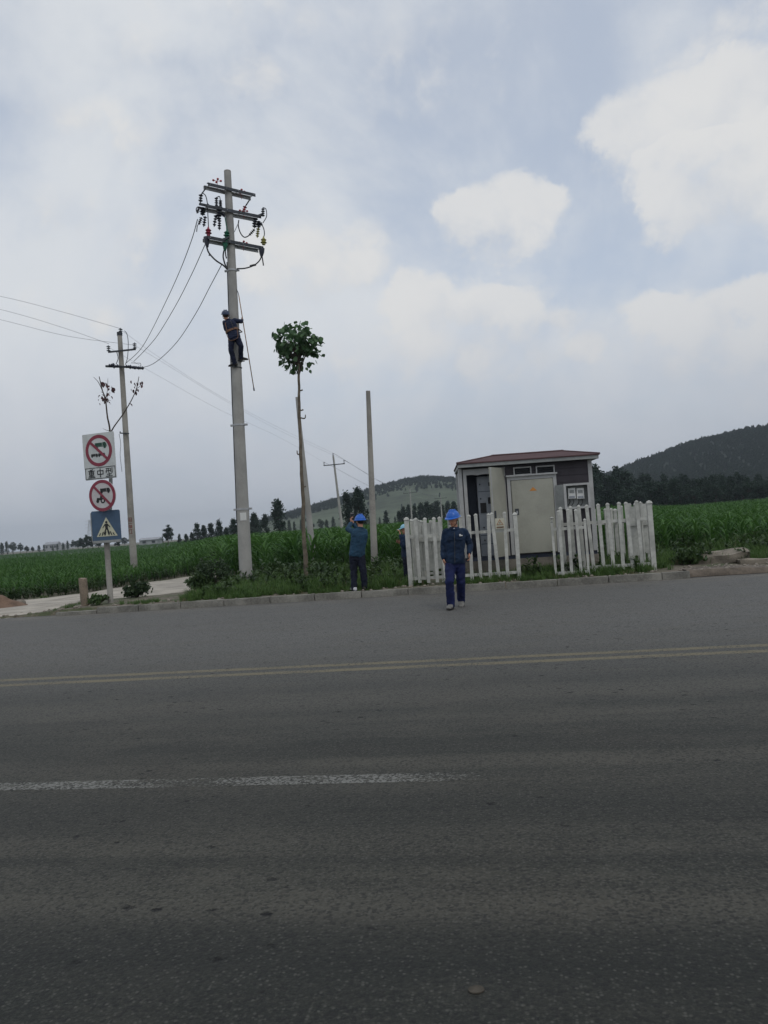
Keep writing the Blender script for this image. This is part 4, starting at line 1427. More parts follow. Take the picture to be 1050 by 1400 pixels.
# ------------------------------------------------------------------ sign post
def sign_post():
    SY = 18.1
    B = at(151.5, 826, SY); B.z = terrain(B.x, SY)
    T = at(149, 596, SY)
    t = thing('sign_post', B, 'grey steel post carrying two red-ringed signs and a blue crossing sign', 'sign post')
    MB().tube([B - Vector((0, 0, .3)), at(146, 742, SY), ], .065, 16).build('lower_post', M_CONCD, t, smooth=40)
    MB().tube([at(149.5, 742, SY + .02), at(151.5, 660, SY + .02), T + Vector((0, .02, 0))], .043, 14).build('upper_post', M_GREY, t, smooth=40)
    mpp = SY / FPX
    def frame(px, py, yaw, dy):
        o = at(px, py, SY + dy)
        a = R_(yaw)
        return o, Vector((math.cos(a), -math.sin(a), 0)), Vector((0, 0, 1))
    def rr(w, h, r, n=5):
        pts = []
        for cx, cy, a0 in ((w / 2 - r, h / 2 - r, 0), (-w / 2 + r, h / 2 - r, 90), (-w / 2 + r, -h / 2 + r, 180), (w / 2 - r, -h / 2 + r, 270)):
            for i in range(n + 1):
                a = R_(a0 + 90 * i / n)
                pts.append((cx + r * math.cos(a), cy + r * math.sin(a)))
        return pts
    def truck(b, o, ux, uy, s, mi=0, trailer=False, flip=1):
        f = lambda pl: [(x * s * flip, y * s * .74) for x, y in (pl if flip > 0 else pl[::-1])]
        b.prism(f([(-.50, .08), (.12, .08), (.12, .40), (-.50, .40)]), o, ux, uy, .002, mi)
        b.prism(f([(.16, .08), (.50, .08), (.50, .24), (.40, .42), (.16, .42)]), o, ux, uy, .002, mi)
        b.prism(f([(-.52, .0), (.52, .0), (.52, .06), (-.52, .06)]), o, ux, uy, .002, mi)
        for cx in (-.36, .34):
            b.prism([(x * s + cx * s * flip, y * s - .03 * s) for x, y in [(.11 * math.cos(R_(a)), .11 * math.sin(R_(a))) for a in range(0, 360, 30)]], o, ux, uy, .002, mi)
    # upper panel: no trucks, no trailers
    yaw = 18.0; FW = lambda k_: ux.cross(uy).normalized() * k_
    o, ux, uy = frame(135, 616, yaw, -.17)
    w, h = 51 * mpp, 47.5 * mpp
    b = MB(); b.prism(rr(w, h, .02), o, ux, uy, .018); pan = b.build('prohibition_panel', M_SIGNW, t)
    f_ = o + FW(.004)
    b = MB(); b.ring(21.5 * mpp, 16.9 * mpp, f_, ux, uy, .003); b.build('red_ring', M_SIGNR, pan)
    a = R_(-43); d_ = ux * math.cos(a) + uy * math.sin(a); e_ = ux * -math.sin(a) + uy * math.cos(a)
    b = MB(); b.prism([(-.31, -.032), (.31, -.032), (.31, .032), (-.31, .032)], f_ + FW(.004), d_, e_, .003); b.build('red_slash', M_SIGNR, pan)
    b = MB(); truck(b, f_ + ux * .065 + uy * .085, ux, uy, .32, 0); b.build('truck_symbol', M_GREENP, pan)
    b = MB(); o2 = f_ + ux * -.03 + uy * -.125
    truck(b, o2 - ux * .095, ux, uy, .19); truck(b, o2 + ux * .105, ux, uy, .19)
    b.build('trailer_symbol', M_BLKP, pan)
    # plate with three characters
    o, ux, uy = frame(137.3, 646.5, yaw, -.17)
    w, h = 50 * mpp, 17.0 * mpp
    b = MB(); b.prism(rr(w, h, .025), o, ux, uy, .018); pl = b.build('text_plate', M_SIGNW, t)
    f_ = o + FW(.004)
    b = MB()
    for x0, y0, x1, y1 in ((-w / 2 + .012, h / 2 - .026, w / 2 - .012, h / 2 - .012), (-w / 2 + .012, -h / 2 + .012, w / 2 - .012, -h / 2 + .026), (-w / 2 + .012, -h / 2 + .026, -w / 2 + .026, h / 2 - .026), (w / 2 - .026, -h / 2 + .026, w / 2 - .012, h / 2 - .026)):
        b.prism([(x0, y0), (x1, y0), (x1, y1), (x0, y1)], f_, ux, uy, .003)
    b.build('black_border', M_BLKP, pl)
    S = .20
    def glyph(name, cx, strokes, wd=.088):
        b = MB()
        for i, (xa, ya, xb, yb) in enumerate(strokes):
            A, C = Vector((xa - .5, ya - .5)), Vector((xb - .5, yb - .5))
            dv = (C - A); L = dv.length; dv.normalize(); nv = Vector((-dv.y, dv.x)) * wd / 2
            w2 = dv * wd * .25
            q4 = [A - nv - w2, C - nv + w2, C + nv + w2, A + nv - w2]
            b.prism([(v.x * S, v.y * S) for v in q4], f_ + ux * cx + FW(.0006 * i), ux, uy, .003)
        b.build(name, M_BLKP, pl)
    # heavy
    glyph('character', -.245, [(.72, .97, .28, .90), (.05, .80, .95, .80), (.2, .68, .8, .68), (.2, .68, .2, .34), (.8, .68, .8, .34), (.2, .51, .8, .51), (.2, .34, .8, .34), (.5, .93, .5, .02), (.12, .19, .88, .19), (.02, .03, .98, .03)])
    # medium
    glyph('character', .0, [(.12, .75, .88, .75), (.12, .75, .12, .34), (.88, .75, .88, .34), (.12, .34, .88, .34), (.5, 1.0, .5, .0)], .10)
    # type
    glyph('character', .245, [(.08, .92, .58, .92), (.03, .66, .62, .66), (.22, .92, .18, .66), (.18, .66, .06, .45), (.45, .92, .45, .44), (.72, .92, .72, .52), (.93, .97, .93, .42), (.93, .42, .84, .45), (.2, .27, .82, .27), (.5, .42, .5, .04), (.06, .03, .95, .03)])
    # round sign: no tractors
    o, ux, uy = frame(139.8, 677.5, yaw, -.17)
    b = MB(); b.prism([(21.5 * mpp * math.cos(R_(a)), 21.5 * mpp * math.sin(R_(a))) for a in range(0, 360, 9)], o, ux, uy, .018); rs = b.build('prohibition_disc', plain('sign_pinkish_white', (0.56, 0.53, 0.52), .5, .12, 6), t)
    f_ = o + FW(.004)
    b = MB(); b.ring(21.4 * mpp, 17.2 * mpp, f_, ux, uy, .003); b.build('red_ring', M_SIGNR, rs)
    d_ = ux * math.cos(a) + uy * math.sin(a)
    a = R_(-46); d_ = ux * math.cos(a) + uy * math.sin(a); e_ = ux * -math.sin(a) + uy * math.cos(a)
    b = MB(); b.prism([(-.305, -.028), (.305, -.028), (.305, .028), (-.305, .028)], f_ + FW(.004), d_, e_, .003); b.build('red_slash', M_SIGNR, rs)
    b = MB(); truck(b, f_ + ux * .09 + uy * .085, ux, uy, .27); b.build('vehicle_symbol', M_BLKP, rs)
    b = MB(); o2 = f_ + ux * -.065 + uy * -.105
    b.prism([(-.10, .0), (.06, .0), (.06, .05), (-.08, .06)], o2, ux, uy, .002); b.prism([(.0, .05), (.06, .05), (.05, .11), (.01, .11)], o2, ux, uy, .002)
    b.prism([(.04 * math.cos(R_(q)) - .07, .04 * math.sin(R_(q)) - .02) for q in range(0, 360, 30)], o2, ux, uy, .002)
    b.ring(.062, .032, o2 + ux * .075 - uy * .015 + FW(.001), ux, uy, .003, 20)
    b.build('tractor_symbol', M_BLKP, rs)
    # blue pedestrian crossing
    o, ux, uy = frame(145.2, 719.5, 0.0, -.09)
    w, h = 39 * mpp, 43 * mpp
    b = MB(); b.prism(rr(w, h, .04), o, ux, uy, .02); bs = b.build('crossing_sign', M_SIGNB, t)
    b = MB(); b.bbox(o + Vector((-w / 2 + .01, -.045, -h / 2 - .015)), o + Vector((w / 2 - .01, -.004, -h / 2 + .045))); b.build('bottom_rail', M_GREY, bs)
    b = MB(); b.bbox(o + Vector((-w / 2 - .016, -.012, -h / 2 + .02)), o + Vector((-w / 2 - .001, .0, h / 2 - .04))); b.build('edge_trim', M_GREY, bs)
    f_ = o - Vector((0, .005, 0))
    b = MB(); b.prism([(-.235, -.235), (.255, -.235), (.01, .215)], f_, ux, uy, .003); tri = b.build('triangle', M_SIGNY, bs)
    f_ = f_ - Vector((0, .004, 0))
    b = MB()
    b.prism([(.01 + .027 * math.cos(R_(q)), .095 + .03 * math.sin(R_(q))) for q in range(0, 360, 30)], f_, ux, uy, .002)
    for pl_ in ([(-.03, .06), (.045, .06), (.04, -.05), (-.02, -.05)], [(-.03, .055), (-.02, .03), (-.075, -.04), (-.09, -.03)], [(.045, .055), (.03, .03), (.085, -.03), (.1, -.02)], [(-.02, -.05), (.015, -.05), (-.045, -.19), (-.075, -.19)], [(.0, -.05), (.04, -.05), (.085, -.18), (.055, -.19)]):
        b.prism(pl_[::-1] if sum(pl_[i][0] * pl_[(i + 1) % 4][1] - pl_[(i + 1) % 4][0] * pl_[i][1] for i in range(4)) < 0 else pl_, f_, ux, uy, .002)
    b.build('walking_figure', M_BLKP, bs)
    b = MB()
    for i, x in enumerate((-.17, -.105, -.04, .06, .12, .18)):
        sl = -.03 if x < 0 else .03
        hh = .09 if abs(x) < .15 else .06
        b.prism([(x - .013, -.215), (x + .013, -.215), (x + .013 - sl, -.215 + hh), (x - .013 - sl, -.215 + hh)], f_ + Vector((0, .0015, 0)), ux, uy, .002)
    b.build('zebra_bars', M_BLKP, bs)
sign_post()

# withered sapling behind the sign post
def withered():
    SY = 18.45
    B = at(151.0, 824, SY); B.z = terrain(B.x, SY)
    t = thing('withered_tree', B, 'withered sapling with a few dry red leaves rising behind the signs', 'tree')
    def q(x, y, dy=0): return at(90 + x / 5.6, 430 + y / 5.6, SY + dy)
    b = MB()
    b.tube(curve_pts([B - Vector((0, 0, .2)), at(147.5, 742, SY), at(150.5, 690, SY), at(150.5, 640, SY), q(338, 900), q(318, 780), q(303, 650), q(280, 580), q(255, 475)], 5), [.034 - .024 * i / 40 for i in range(41)], 8)
    b.build('trunk', M_DBARK, t, smooth=True)
    for pts, r in (([q(345, 900), q(375, 850), q(440, 760), q(500, 660), q(540, 570), q(560, 475)], .018), ([q(283, 590), q(250, 520), q(212, 478)], .010), ([q(303, 650), q(318, 580), q(322, 490)], .009), ([q(335, 890), q(310, 885), q(282, 872)], .008), ([q(540, 570), q(570, 545), q(575, 515)], .007), ([q(300, 640), q(330, 655), q(345, 660)], .006)):
        c = curve_pts(pts, 5)
        MB().tube(c, [r * (1 - .6 * i / len(c)) for i in range(len(c))], 6).build('branch', M_DBARK, t, smooth=True)
    lm = MB(); blade(lm, (0, 0, 0), 0, .14, .075, -.2, 1.4, 4, .25)
    me = lm.mesh('leaf', M_DEAD, smooth=True)
    r = random.Random(4)
    for (x, y, n, sp) in ((290, 625, 16, 17), (345, 575, 14, 15), (300, 540, 8, 16), (318, 655, 6, 14), (520, 535, 9, 14), (572, 525, 5, 8), (540, 575, 4, 8), (252, 678, 1, 3), (488, 680, 2, 6), (288, 522, 4, 10)):
        for i in range(n):
            p = q(x + r.gauss(0, sp), y + r.gauss(0, sp), r.gauss(0, .07))
            place('leaf', me, t, Matrix.Translation(p) @ Euler((r.uniform(-.8, .8), r.uniform(.3, 1.4), r.uniform(0, 6.28))).to_matrix().to_4x4() @ Matrix.Scale(r.uniform(.35, .75), 4))
withered()

# ------------------------------------------------------------------ the slender tree with a round crown
def hero_tree():
    TY = 20.6
    B = at(418.5, 796, TY); B.z = terrain(B.x, TY)
    t = thing('slender_tree', B, 'slender tall tree with a small round crown of broad leaves', 'tree')
    ctrl = [B - Vector((0, 0, .2)), at(418, 770, TY), at(415.5, 730, TY), at(414.5, 690, TY), at(412, 640, TY), at(410.5, 590, TY), at(409, 545, TY), at(408.5, 512, TY), at(407.5, 490, TY)]
    c = curve_pts(ctrl, 6)
    c = [p + Vector((noise.noise(p * 3) * .02, noise.noise(p * 3 + Vector((9, 0, 0))) * .02, 0)) for p in c]
    n = len(c)
    MB().tube(c, [(.066 - .038 * (i / n) ** .8) * (1 + .08 * noise.noise(c[i] * 6)) for i in range(n)], 12).build('trunk', M_BARK, t, smooth=True)
    # cut stubs
    for px, py, dx in ((416.5, 571, 3.5), (410, 533, -2), (411, 560, -2), (407, 620, -2.5), (412.5, 665, -3)):
        p = at(px - dx * 1.9, py, TY)
        MB().tube(curve_pts([p, at(px, py + 1, TY), at(px + dx * .35, py - 4, TY)], 4), [.022 - .001 * i for i in range(9)], 6).build('cut_branch', M_BARK, t)
    ctr = at(407, 474, TY)
    r = random.Random(12)
    br = MB()
    fork = at(408.5, 513, TY)
    tips = []
    for i in range(26):
        d = Vector((r.gauss(0, 1), r.gauss(0, 1), r.gauss(.1, .9))).normalized()
        tip = ctr + Vector((d.x * .66, d.y * .66, d.z * .60)) * r.uniform(.55, 1.0)
        if tip.z < fork.z + .05: tip.z = fork.z + r.uniform(.05, .2)
        st = fork + Vector((0, 0, r.uniform(-.02, .45)))
        mid = st.lerp(tip, .45) + Vector((0, 0, .10))
        cc = curve_pts([st, mid, tip], 4)
        br.tube(cc, [.018 - .013 * j / len(cc) for j in range(len(cc))], 5)
        tips.append(tip)
    crown = br.build('crown', M_DBARK, t, smooth=True)
    # one heart-shaped leaf
    lm = MB()
    out = [(0, 0), (.05, .045), (.09, .05), (.13, .04), (.17, .018), (.2, 0)]
    vs, fs = [], []
    for i, (x, w) in enumerate(out):
        zz = -.35 * x * x / .2
        vs += [(x, -w * 1.75, zz - .25 * w), (x, 0, zz), (x, w * 1.75, zz - .25 * w)]
    for i in range(len(out) - 1):
        q = 3 * i
        fs += [(q, q + 3, q + 4, q + 1), (q + 1, q + 4, q + 5, q + 2)]
    lm.add(vs, fs)
    me = lm.mesh('leaf', M_PAUL, smooth=True)
    n = 0
    while n < 298:
        if r.random() < .72:
            p = r.choice(tips) + Vector((r.gauss(0, .10), r.gauss(0, .10), r.gauss(0, .085)))
        else:
            p = ctr + Vector((r.gauss(0, .26), r.gauss(0, .26), r.gauss(.04, .24)))
        e = p - ctr
        if (e.x / .82) ** 2 + (e.y / .82) ** 2 + (e.z / .74) ** 2 > 1: continue
        az = math.atan2(e.y, e.x) + r.gauss(0, .8)
        place('leaf', me, crown, Matrix.Translation(p) @ Matrix.Rotation(az, 4, 'Z') @ Matrix.Rotation(r.uniform(-.1, 1.3), 4, 'Y') @ Matrix.Rotation(r.gauss(0, .6), 4, 'X') @ Matrix.Scale(r.uniform(.5, 1.0), 4))
        n += 1
    # the leaves past those kept singly, as one mass
    fm = MB(); base_v = [Vector(v) for v in lm.v]
    n = 0
    while n < 190:
        p = r.choice(tips) + Vector((r.gauss(0, .12), r.gauss(0, .12), r.gauss(0, .10))) if r.random() < .8 else ctr + Vector((r.gauss(0, .30), r.gauss(0, .30), r.gauss(.04, .27)))
        e = p - ctr
        if (e.x / .82) ** 2 + (e.y / .82) ** 2 + (e.z / .75) ** 2 > 1: continue
        M = Matrix.Translation(p) @ Matrix.Rotation(r.uniform(0, 6.28), 4, 'Z') @ Matrix.Rotation(r.uniform(-.1, 1.3), 4, 'Y') @ Matrix.Rotation(r.gauss(0, .6), 4, 'X') @ Matrix.Scale(r.uniform(.4, .8), 4)
        fm.add([M @ v for v in base_v], lm.f)
        n += 1
    tag(fm.build('foliage', M_PAUL, crown, smooth=True), kind='stuff')
hero_tree()

# shrubs
def shrub(px, pybase, Y, w, h, label, seed, n=900, mat=M_SHRUB, size=.05):
    r = random.Random(seed)
    B = at(px, pybase, Y); B.z = terrain(B.x, Y)
    t = thing('shrub', B, label, 'shrub', 'shrubs by the path')
    st = MB(); cs = []
    for i in range(26):
        a = r.uniform(0, 6.28); f = r.random()
        tip = B + Vector((w / 2 * math.cos(a) * f ** .5 * .85, w / 2 * math.sin(a) * f ** .5 * .85, h * r.uniform(.3, .92) * (1 - .35 * f)))
        st.tube([B - Vector((0, 0, .03)), B.lerp(tip, .5) + Vector((0, 0, h * .1)), tip], [.012, .008, .003], 5)
        cs.append((tip, (w * .09, w * .09, h * .12)))
    st.build('stems', M_DBARK, t)
    lv = MB(); leaf_cloud(lv, r, cs, n, size)
    lv.v = [(x, y, max(z, B.z + .015)) for x, y, z in lv.v]
    tag(lv.build('foliage', mat, t), kind='stuff')
shrub(187.5, 818, 19.6, .58, .42, 'round dark green shrub by the path right of the sign post', 1, 1300)
shrub(291, 797, 22.3, 1.05, .95, 'dark tangled shrub just left of the climbed pole base', 2, 1500)
shrub(274, 803, 22.0, .75, .5, 'low spreading shrub where the path meets the verge', 3, 1100, M_WEED)
shrub(279, 799, 22.8, .7, .70, 'mid green shrub between the path and the tangled shrub', 5, 1000, M_WEED)
shrub(135, 824, 17.9, .55, .22, 'low green clump beside the wooden stub', 6, 500, M_WEED, .04)
shrub(944, 775, 16.9, .8, .38, 'leafy clump at the end of the kerb beside the slab', 7, 800, M_WEED)

# stub post, rubble slab, dirt mound, litter
def small_things():
    Y = 18.0
    B = at(116.5, 829, Y); B.z = terrain(B.x, Y)
    T = at(113, 791, Y)
    r = random.Random(8)
    b = MB()
    rings = []
    for i in range(9):
        c = B.lerp(T, i / 8) - Vector((0, 0, .15 if i == 0 else 0))
        rings.append([c + Vector((math.cos(a) * .095 * (1 + .12 * noise.noise((a, i * .6, 0))), math.sin(a) * .095, (.05 * noise.noise((a * 2, 7, 1)) if i == 8 else 0))) for a in [2 * math.pi * j / 12 for j in range(12)]])
    b.loft(rings)
    tag(b.build('stub_post', M_WOOD, None, B, smooth=45), 'short weathered stub post beside the sign post', 'post')
    # broken concrete slab on the right
    C = at(985, 768, 16.9); C.z = terrain(C.x, 16.9)
    bm = bmesh.new(); bmesh.ops.create_cube(bm, size=1)
    bmesh.ops.subdivide_edges(bm, edges=bm.edges[:], cuts=4, use_grid_fill=True)
    for v in bm.verts:
        v.co = Vector((v.co.x * 1.15, v.co.y * .55, v.co.z * .20))
        v.co += noise.noise_vector(v.co * 4) * .05
    bm.transform(Matrix.Translation((0, 0, .12)) @ Matrix.Rotation(-.06, 4, 'Y') @ Matrix.Rotation(.14, 4, 'X') @ Matrix.Rotation(-.12, 4, 'Z'))
    me = bpy.data.meshes.new('concrete_slab'); bm.to_mesh(me); bm.free(); me.materials.append(plain('dusty_concrete', (.24, .21, .165), .95, .4, 3, bmp=.6))
    o = bpy.data.objects.new('concrete_slab', me); COL.objects.link(o); o.location = C
    tag(o, 'broken concrete slab lying past the end of the kerb', 'slab')
    C2 = at(1042, 772, 16.3); C2.z = terrain(C2.x, 16.3)
    bm = bmesh.new(); bmesh.ops.create_cube(bm, size=1); bmesh.ops.subdivide_edges(bm, edges=bm.edges[:], cuts=3, use_grid_fill=True)
    for v in bm.verts:
        v.co = Vector((v.co.x * .9, v.co.y * .35, v.co.z * .12)); v.co += noise.noise_vector(v.co * 5 + Vector((4, 4, 4))) * .05
    me = bpy.data.meshes.new('concrete_lump'); bm.to_mesh(me); bm.free(); me.materials.append(MATS['dusty_concrete'])
    o = bpy.data.objects.new('concrete_lump', me); COL.objects.link(o); o.location = C2 + Vector((0, 0, .05)); o.rotation_euler = (0, 0, -.2)
    tag(o, 'smaller concrete lump at the right edge of the picture', 'rubble')
    # dirt mound at the far left
    M0 = at(-6, 829, 20.5); M0.z = terrain(M0.x, 20.5)
    vs, fs = [], []
    n = 24
    for i in range(n + 1):
        for j in range(n + 1):
            u, v = (i / n - .5) * 2, (j / n - .5) * 2
            rr2 = min(1, math.hypot(u, v))
            h = .36 * (.5 + .5 * math.cos(math.pi * rr2)) * (1 + .5 * noise.noise((u * 3, v * 3, 5))) - .03
            vs.append(M0 + Vector((u * 1.1, v * .9, h)))
    for i in range(n):
        for j in range(n):
            q = i * (n + 1) + j; fs.append((q, q + n + 1, q + n + 2, q + 1))
    b = MB(); b.add(vs, fs)
    tag(b.build('dirt_mound', M_DIRT, None, M0, smooth=True), 'reddish dirt mound at the left edge beside the path', 'mound')
    # pale block at the path edge
    S = at(27, 822, 21.3); S.z = terrain(S.x, 21.3)
    b = MB(); b.ellipsoid(S + Vector((0, 0, .06)), (.17, .12, .10), None, 10, 6)
    b.v = [tuple(Vector(p) + noise.noise_vector(Vector(p) * 7) * .03) for p in b.v]
    tag(b.build('stone', M_STONE, None, S), 'pale stone lying on the upper edge of the path', 'stone')
    # pale rag in the grass
    for px, py, Y, w, lab in ((474, 789, 19.5, .30, 'pale scrap of litter in the grass left of the photographer'), (386, 799, 20.4, .28, 'pale scrap of litter in the grass right of the climbed pole')):
        S = at(px, py, Y); S.z = terrain(S.x, Y) + .10
        vs = [S + Vector((w * (i / 5 - .5), .12 * (j / 3 - .5), .03 * noise.noise((i * .9, j * .9, px)))) for j in range(4) for i in range(6)]
        b = MB(); b.add(vs, [(j * 6 + i, j * 6 + i + 1, j * 6 + i + 7, j * 6 + i + 6) for j in range(3) for i in range(5)])
        tag(b.build('litter', M_SHIRT, None, S, smooth=True), lab, 'litter')
    # flattened tan scrap on the road near the camera
    S = level(651, 1352, .006)
    b = MB(); b.prism([(.026 * math.cos(R_(a)) * (1 + .5 * noise.noise((a * .05, 1, 2))), .020 * math.sin(R_(a)) * (1 + .5 * noise.noise((a * .05, 5, 2)))) for a in range(0, 360, 20)], S, (1, 0, 0), (0, 1, 0), .004)
    tag(b.build('scrap', plain('tan_scrap', (.070, .060, .045), .9, .3, 30), None, S), 'small flattened tan scrap on the asphalt near the camera', 'litter')
small_things()

# ------------------------------------------------------------------ the kiosk
KY = 17.45
def kiosk():
    def X(px, py=690): return at(px, py, KY).x
    def Z(px, py): return at(px, py, KY).z
    x0, x1 = X(631.0), X(810.5)
    yb = KY + 2.0
    zp = Z(735, 762)          # top of the plinth
    zb = Z(735, 757)          # top of the dark base frame
    zt = Z(720, 634.5)          # eaves
    g = terrain(x0, KY)
    O = Vector(((x0 + x1) / 2, KY, g))
    t = thing('transformer_kiosk', O, 'box transformer kiosk with red-brown hipped roof and cream doors', 'kiosk')
    b = MB(); b.bbox((x0 - .02, KY - .02, g - .3), (x1 + .02, yb + .02, zp)); b.build('plinth', M_PLINTH, t)
    b = MB(); b.bbox((x0, KY + .01, zp), (x1, yb, zb)); b.build('base_frame', M_NAVYIN, t)
    xo0, xo1 = X(639.5), X(690)              # open doorway
    pt = .05
    # walls: back, right, left, front round the opening
    b = MB()
    b.bbox((x0 + .01, yb - pt, zb), (x1 - .01, yb, zt))
    b.bbox((x1 - pt - .01, KY + .02, zb), (x1 - .012, yb - pt, zt))
    b.bbox((xo1 + .03, KY, zb), (x1 - .05, KY + pt, zt))
    b.build('wall', M_PLUM, t)
    MB().bbox((x0 + .012, KY + .09, zb), (x0 + .01 + pt, yb - .09, zt)).build('side_panel', M_TRIM, t)
    # horizontal cladding boards on the front, proud of the wall
    wx0, wx1 = xo1 + .04, x1 - .06
    nb = 13
    bd = MB(); bd.bbox((-.5, -.006, -.5), (.5, .006, .5))
    mb_ = bd.mesh('cladding_board', M_PLUM)
    hh = (zt - zb) / nb
    for i in range(nb):
        place('cladding_board', mb_, t, Matrix.Translation(((wx0 + wx1) / 2, KY - .0075, zb + (i + .5) * hh)) @ Matrix.Diagonal((wx1 - wx0, 1, hh * .94, 1)))
    for px0, px1 in ((628.5, 633.5), (805, 810.5)):
        b = MB(); b.bbox((X(px0), KY - .03, zb), (X(px1), KY + .09, zt)); b.build('corner_post', M_TRIM, t)
    b = MB(); b.bbox((x0 - .03, yb - .09, zb), (x0 + .05, yb + .02, zt)); b.build('corner_post', M_TRIM, t)
    b = MB()
    b.bbox((xo0 - .075, KY - .02, zb), (xo0, KY + .05, zt - .03)); b.bbox((xo1, KY - .02, zb), (xo1 + .04, KY + .05, zt - .03))
    b.bbox((xo0, KY - .018, zt - .14), (xo1, KY + .05, zt - .03))
    b.build('door_frame', M_TRIM, t)
    # crumpled pale lining strip at the top of the doorway
    vs = []
    for i in range(17):
        f = i / 16
        for z in (0, 1):
            vs.append((xo0 + (xo1 - xo0) * f, KY - .026 - .02 * noise.noise((f * 6, z, 1)), zt - .135 - (.030 + .018 * noise.noise((f * 5, 3, 3)) if z == 0 else 0)))
    b = MB(); b.add(vs, [(2 * i, 2 * i + 2, 2 * i + 3, 2 * i + 1) for i in range(16)]); b.build('lining_strip', M_TRIM, t)
    # inside: switchgear
    b = MB()
    b.bbox((xo0 - .02, KY + .055, zb), (xo0 + .0, KY + .6, zt - .15))
    b.bbox((xo0, KY + .60, zb), (xo1 + .02, KY + .62, zt - .15))
    b.bbox((xo1 + .005, KY + .06, zb), (xo1 + .025, KY + .6, zt - .15))
    b.build('inner_lining', M_NAVYIN, t)
    px_l = X(655, 700)
    gear = thing_part = MB().bbox((px_l, KY + .22, zb + .01), (xo1 - .005, KY + .58, Z(660, 651))).build('switchgear', M_PANEL, t)
    fy = KY + .22
    for (xa, xb, za, zb_) in ((657, 665, 688, 702), (668, 675, 680, 689), (669, 676, 706, 716), (670, 675, 659, 664)):
        MB().bbox((X(xa), fy - .015, Z(xa, zb_)), (X(xb), fy - .002, Z(xa, za))).build('gauge', M_BLACK, gear)
    b = MB()
    for y in (672, 733, 745):
        b.bbox((px_l + .01, fy - .005, Z(660, y) - .006), (xo1 - .01, fy - .001, Z(660, y) + .006))
    b.build('seam', M_NAVYIN, gear)
    for px, py in ((658, 662), (658, 682), (660, 722), (660, 740)):
        b = MB(); b._lathe2(Vector((X(px), fy - .02, Z(px, py))), Vector((0, 1, 0)), [(0, .012), (.005, .018), (.02, .018)], 10, 0); b.build('knob', M_DSTEEL, gear)
    # open door leaf swung towards the road
    hx, hy = xo1 + .01, KY - .045
    L = xo1 - xo0 - .01
    fe = at(675.5, 690, KY - .75)
    ang = math.atan2(fe.y - hy, fe.x - hx)
    d_ = Vector((math.cos(ang), math.sin(ang), 0)); n_ = Vector((-d_.y, d_.x, 0))
    zd0, zd1 = zb + .01, zt - .06
    b = MB(); b.beam(Vector((hx, hy, (zd0 + zd1) / 2)), Vector((hx, hy, (zd0 + zd1) / 2)) + d_ * L, .035, zd1 - zd0); door = b.build('open_door', M_CREAM, t)
    b = MB(); b.beam(Vector((hx, hy, (zd0 + zd1) / 2)) + d_ * (L - .03) + n_ * .02, Vector((hx, hy, (zd0 + zd1) / 2)) + d_ * L + n_ * .02, .012, zd1 - zd0 - .01); b.build('edge_trim', M_TRIM, door)
    b = MB(); c = Vector((hx, hy, (zd0 + zd1) / 2 - .05)) + d_ * (L - .10)
    b.box(c + n_ * .03, (.04, .05, .16)); b.build('handle', M_DSTEEL, door)
    # closed double-skin door
    f0, f1 = X(695, 700), X(762, 700)
    ftop, fbot = Z(728, 650), zb + .01
    b = MB()
    b.bbox((f0, KY - .055, fbot), (f0 + .075, KY - .014, ftop)); b.bbox((f1 - .075, KY - .055, fbot), (f1, KY - .014, ftop)); b.bbox((f0 + .075, KY - .055, ftop - .08), (f1 - .075, KY - .014, ftop))
    b.build('door_frame', M_TRIM, t)
    b = MB(); b.bbox((f0 - .02, KY - .11, ftop), (f1 + .02, KY - .014, ftop + .035)); b.build('door_hood', M_TRIM, t)
    bm = bmesh.new(); bmesh.ops.create_cube(bm, size=1)
    for v in bm.verts: v.co = Vector(((f0 + f1) / 2 + v.co.x * (f1 - f0 - .17), KY - .05 + v.co.y * .05, (fbot + ftop - .09) / 2 + .01 + v.co.z * (ftop - .09 - fbot - .02)))
    bmesh.ops.bevel(bm, geom=bm.edges[:], offset=.012, segments=2, affect='EDGES')
    b = MB(); b.add([v.co.copy() for v in bm.verts], [[v.index for v in f.verts] for f in bm.faces]); bm.free()
    cd_ = b.build('closed_door', M_CREAM, t)
    hz = Z(705, 700)
    b = MB(); b.bbox((X(702.6), KY - .088, hz - .07), (X(707.6), KY - .077, hz + .07)); hd = b.build('handle', M_DSTEEL, cd_)
    b = MB(); b.bbox((X(704), KY - .11, hz - .045), (X(706), KY - .089, hz + .02)); b.build('lever', M_STEEL, hd)
    c = Vector((X(727, 668), KY - .078, Z(727, 669)))
    b = MB(); b.prism([(-.085, -.035), (.085, -.035), (.0, .05)], c, (1, 0, 0), (0, 0, 1), .002); b.build('warning_triangle', M_ORANGE, cd_)
    # louvred vents
    for a_, c_, y0, y1 in ((700.5, 725, 638.5, 650), (731, 756.5, 636.5, 648)):
        xa, xb, za, zc = X(a_, 645), X(c_, 645), Z((a_ + c_) / 2, y1), Z((a_ + c_) / 2, y0)
        b = MB(); w = .028
        b.bbox((xa, KY - .05, za), (xb, KY - .014, za + w)); b.bbox((xa, KY - .05, zc - w), (xb, KY - .014, zc)); b.bbox((xa, KY - .05, za + w), (xa + w, KY - .014, zc - w)); b.bbox((xb - w, KY - .05, za + w), (xb, KY - .014, zc - w))
        v = b.build('vent', M_TRIM, t)
        b = MB(); b.bbox((xa + w, KY - .02, za + w), (xb - w, KY - .0145, zc - w)); b.build('vent_back', M_BLACK, v)
        sl = MB(); sl.box((0, 0, 0), (xb - xa - 2 * w - .002, .03, .008), Matrix.Rotation(R_(-35), 3, 'X')); ms = sl.mesh('slat', M_DSTEEL)
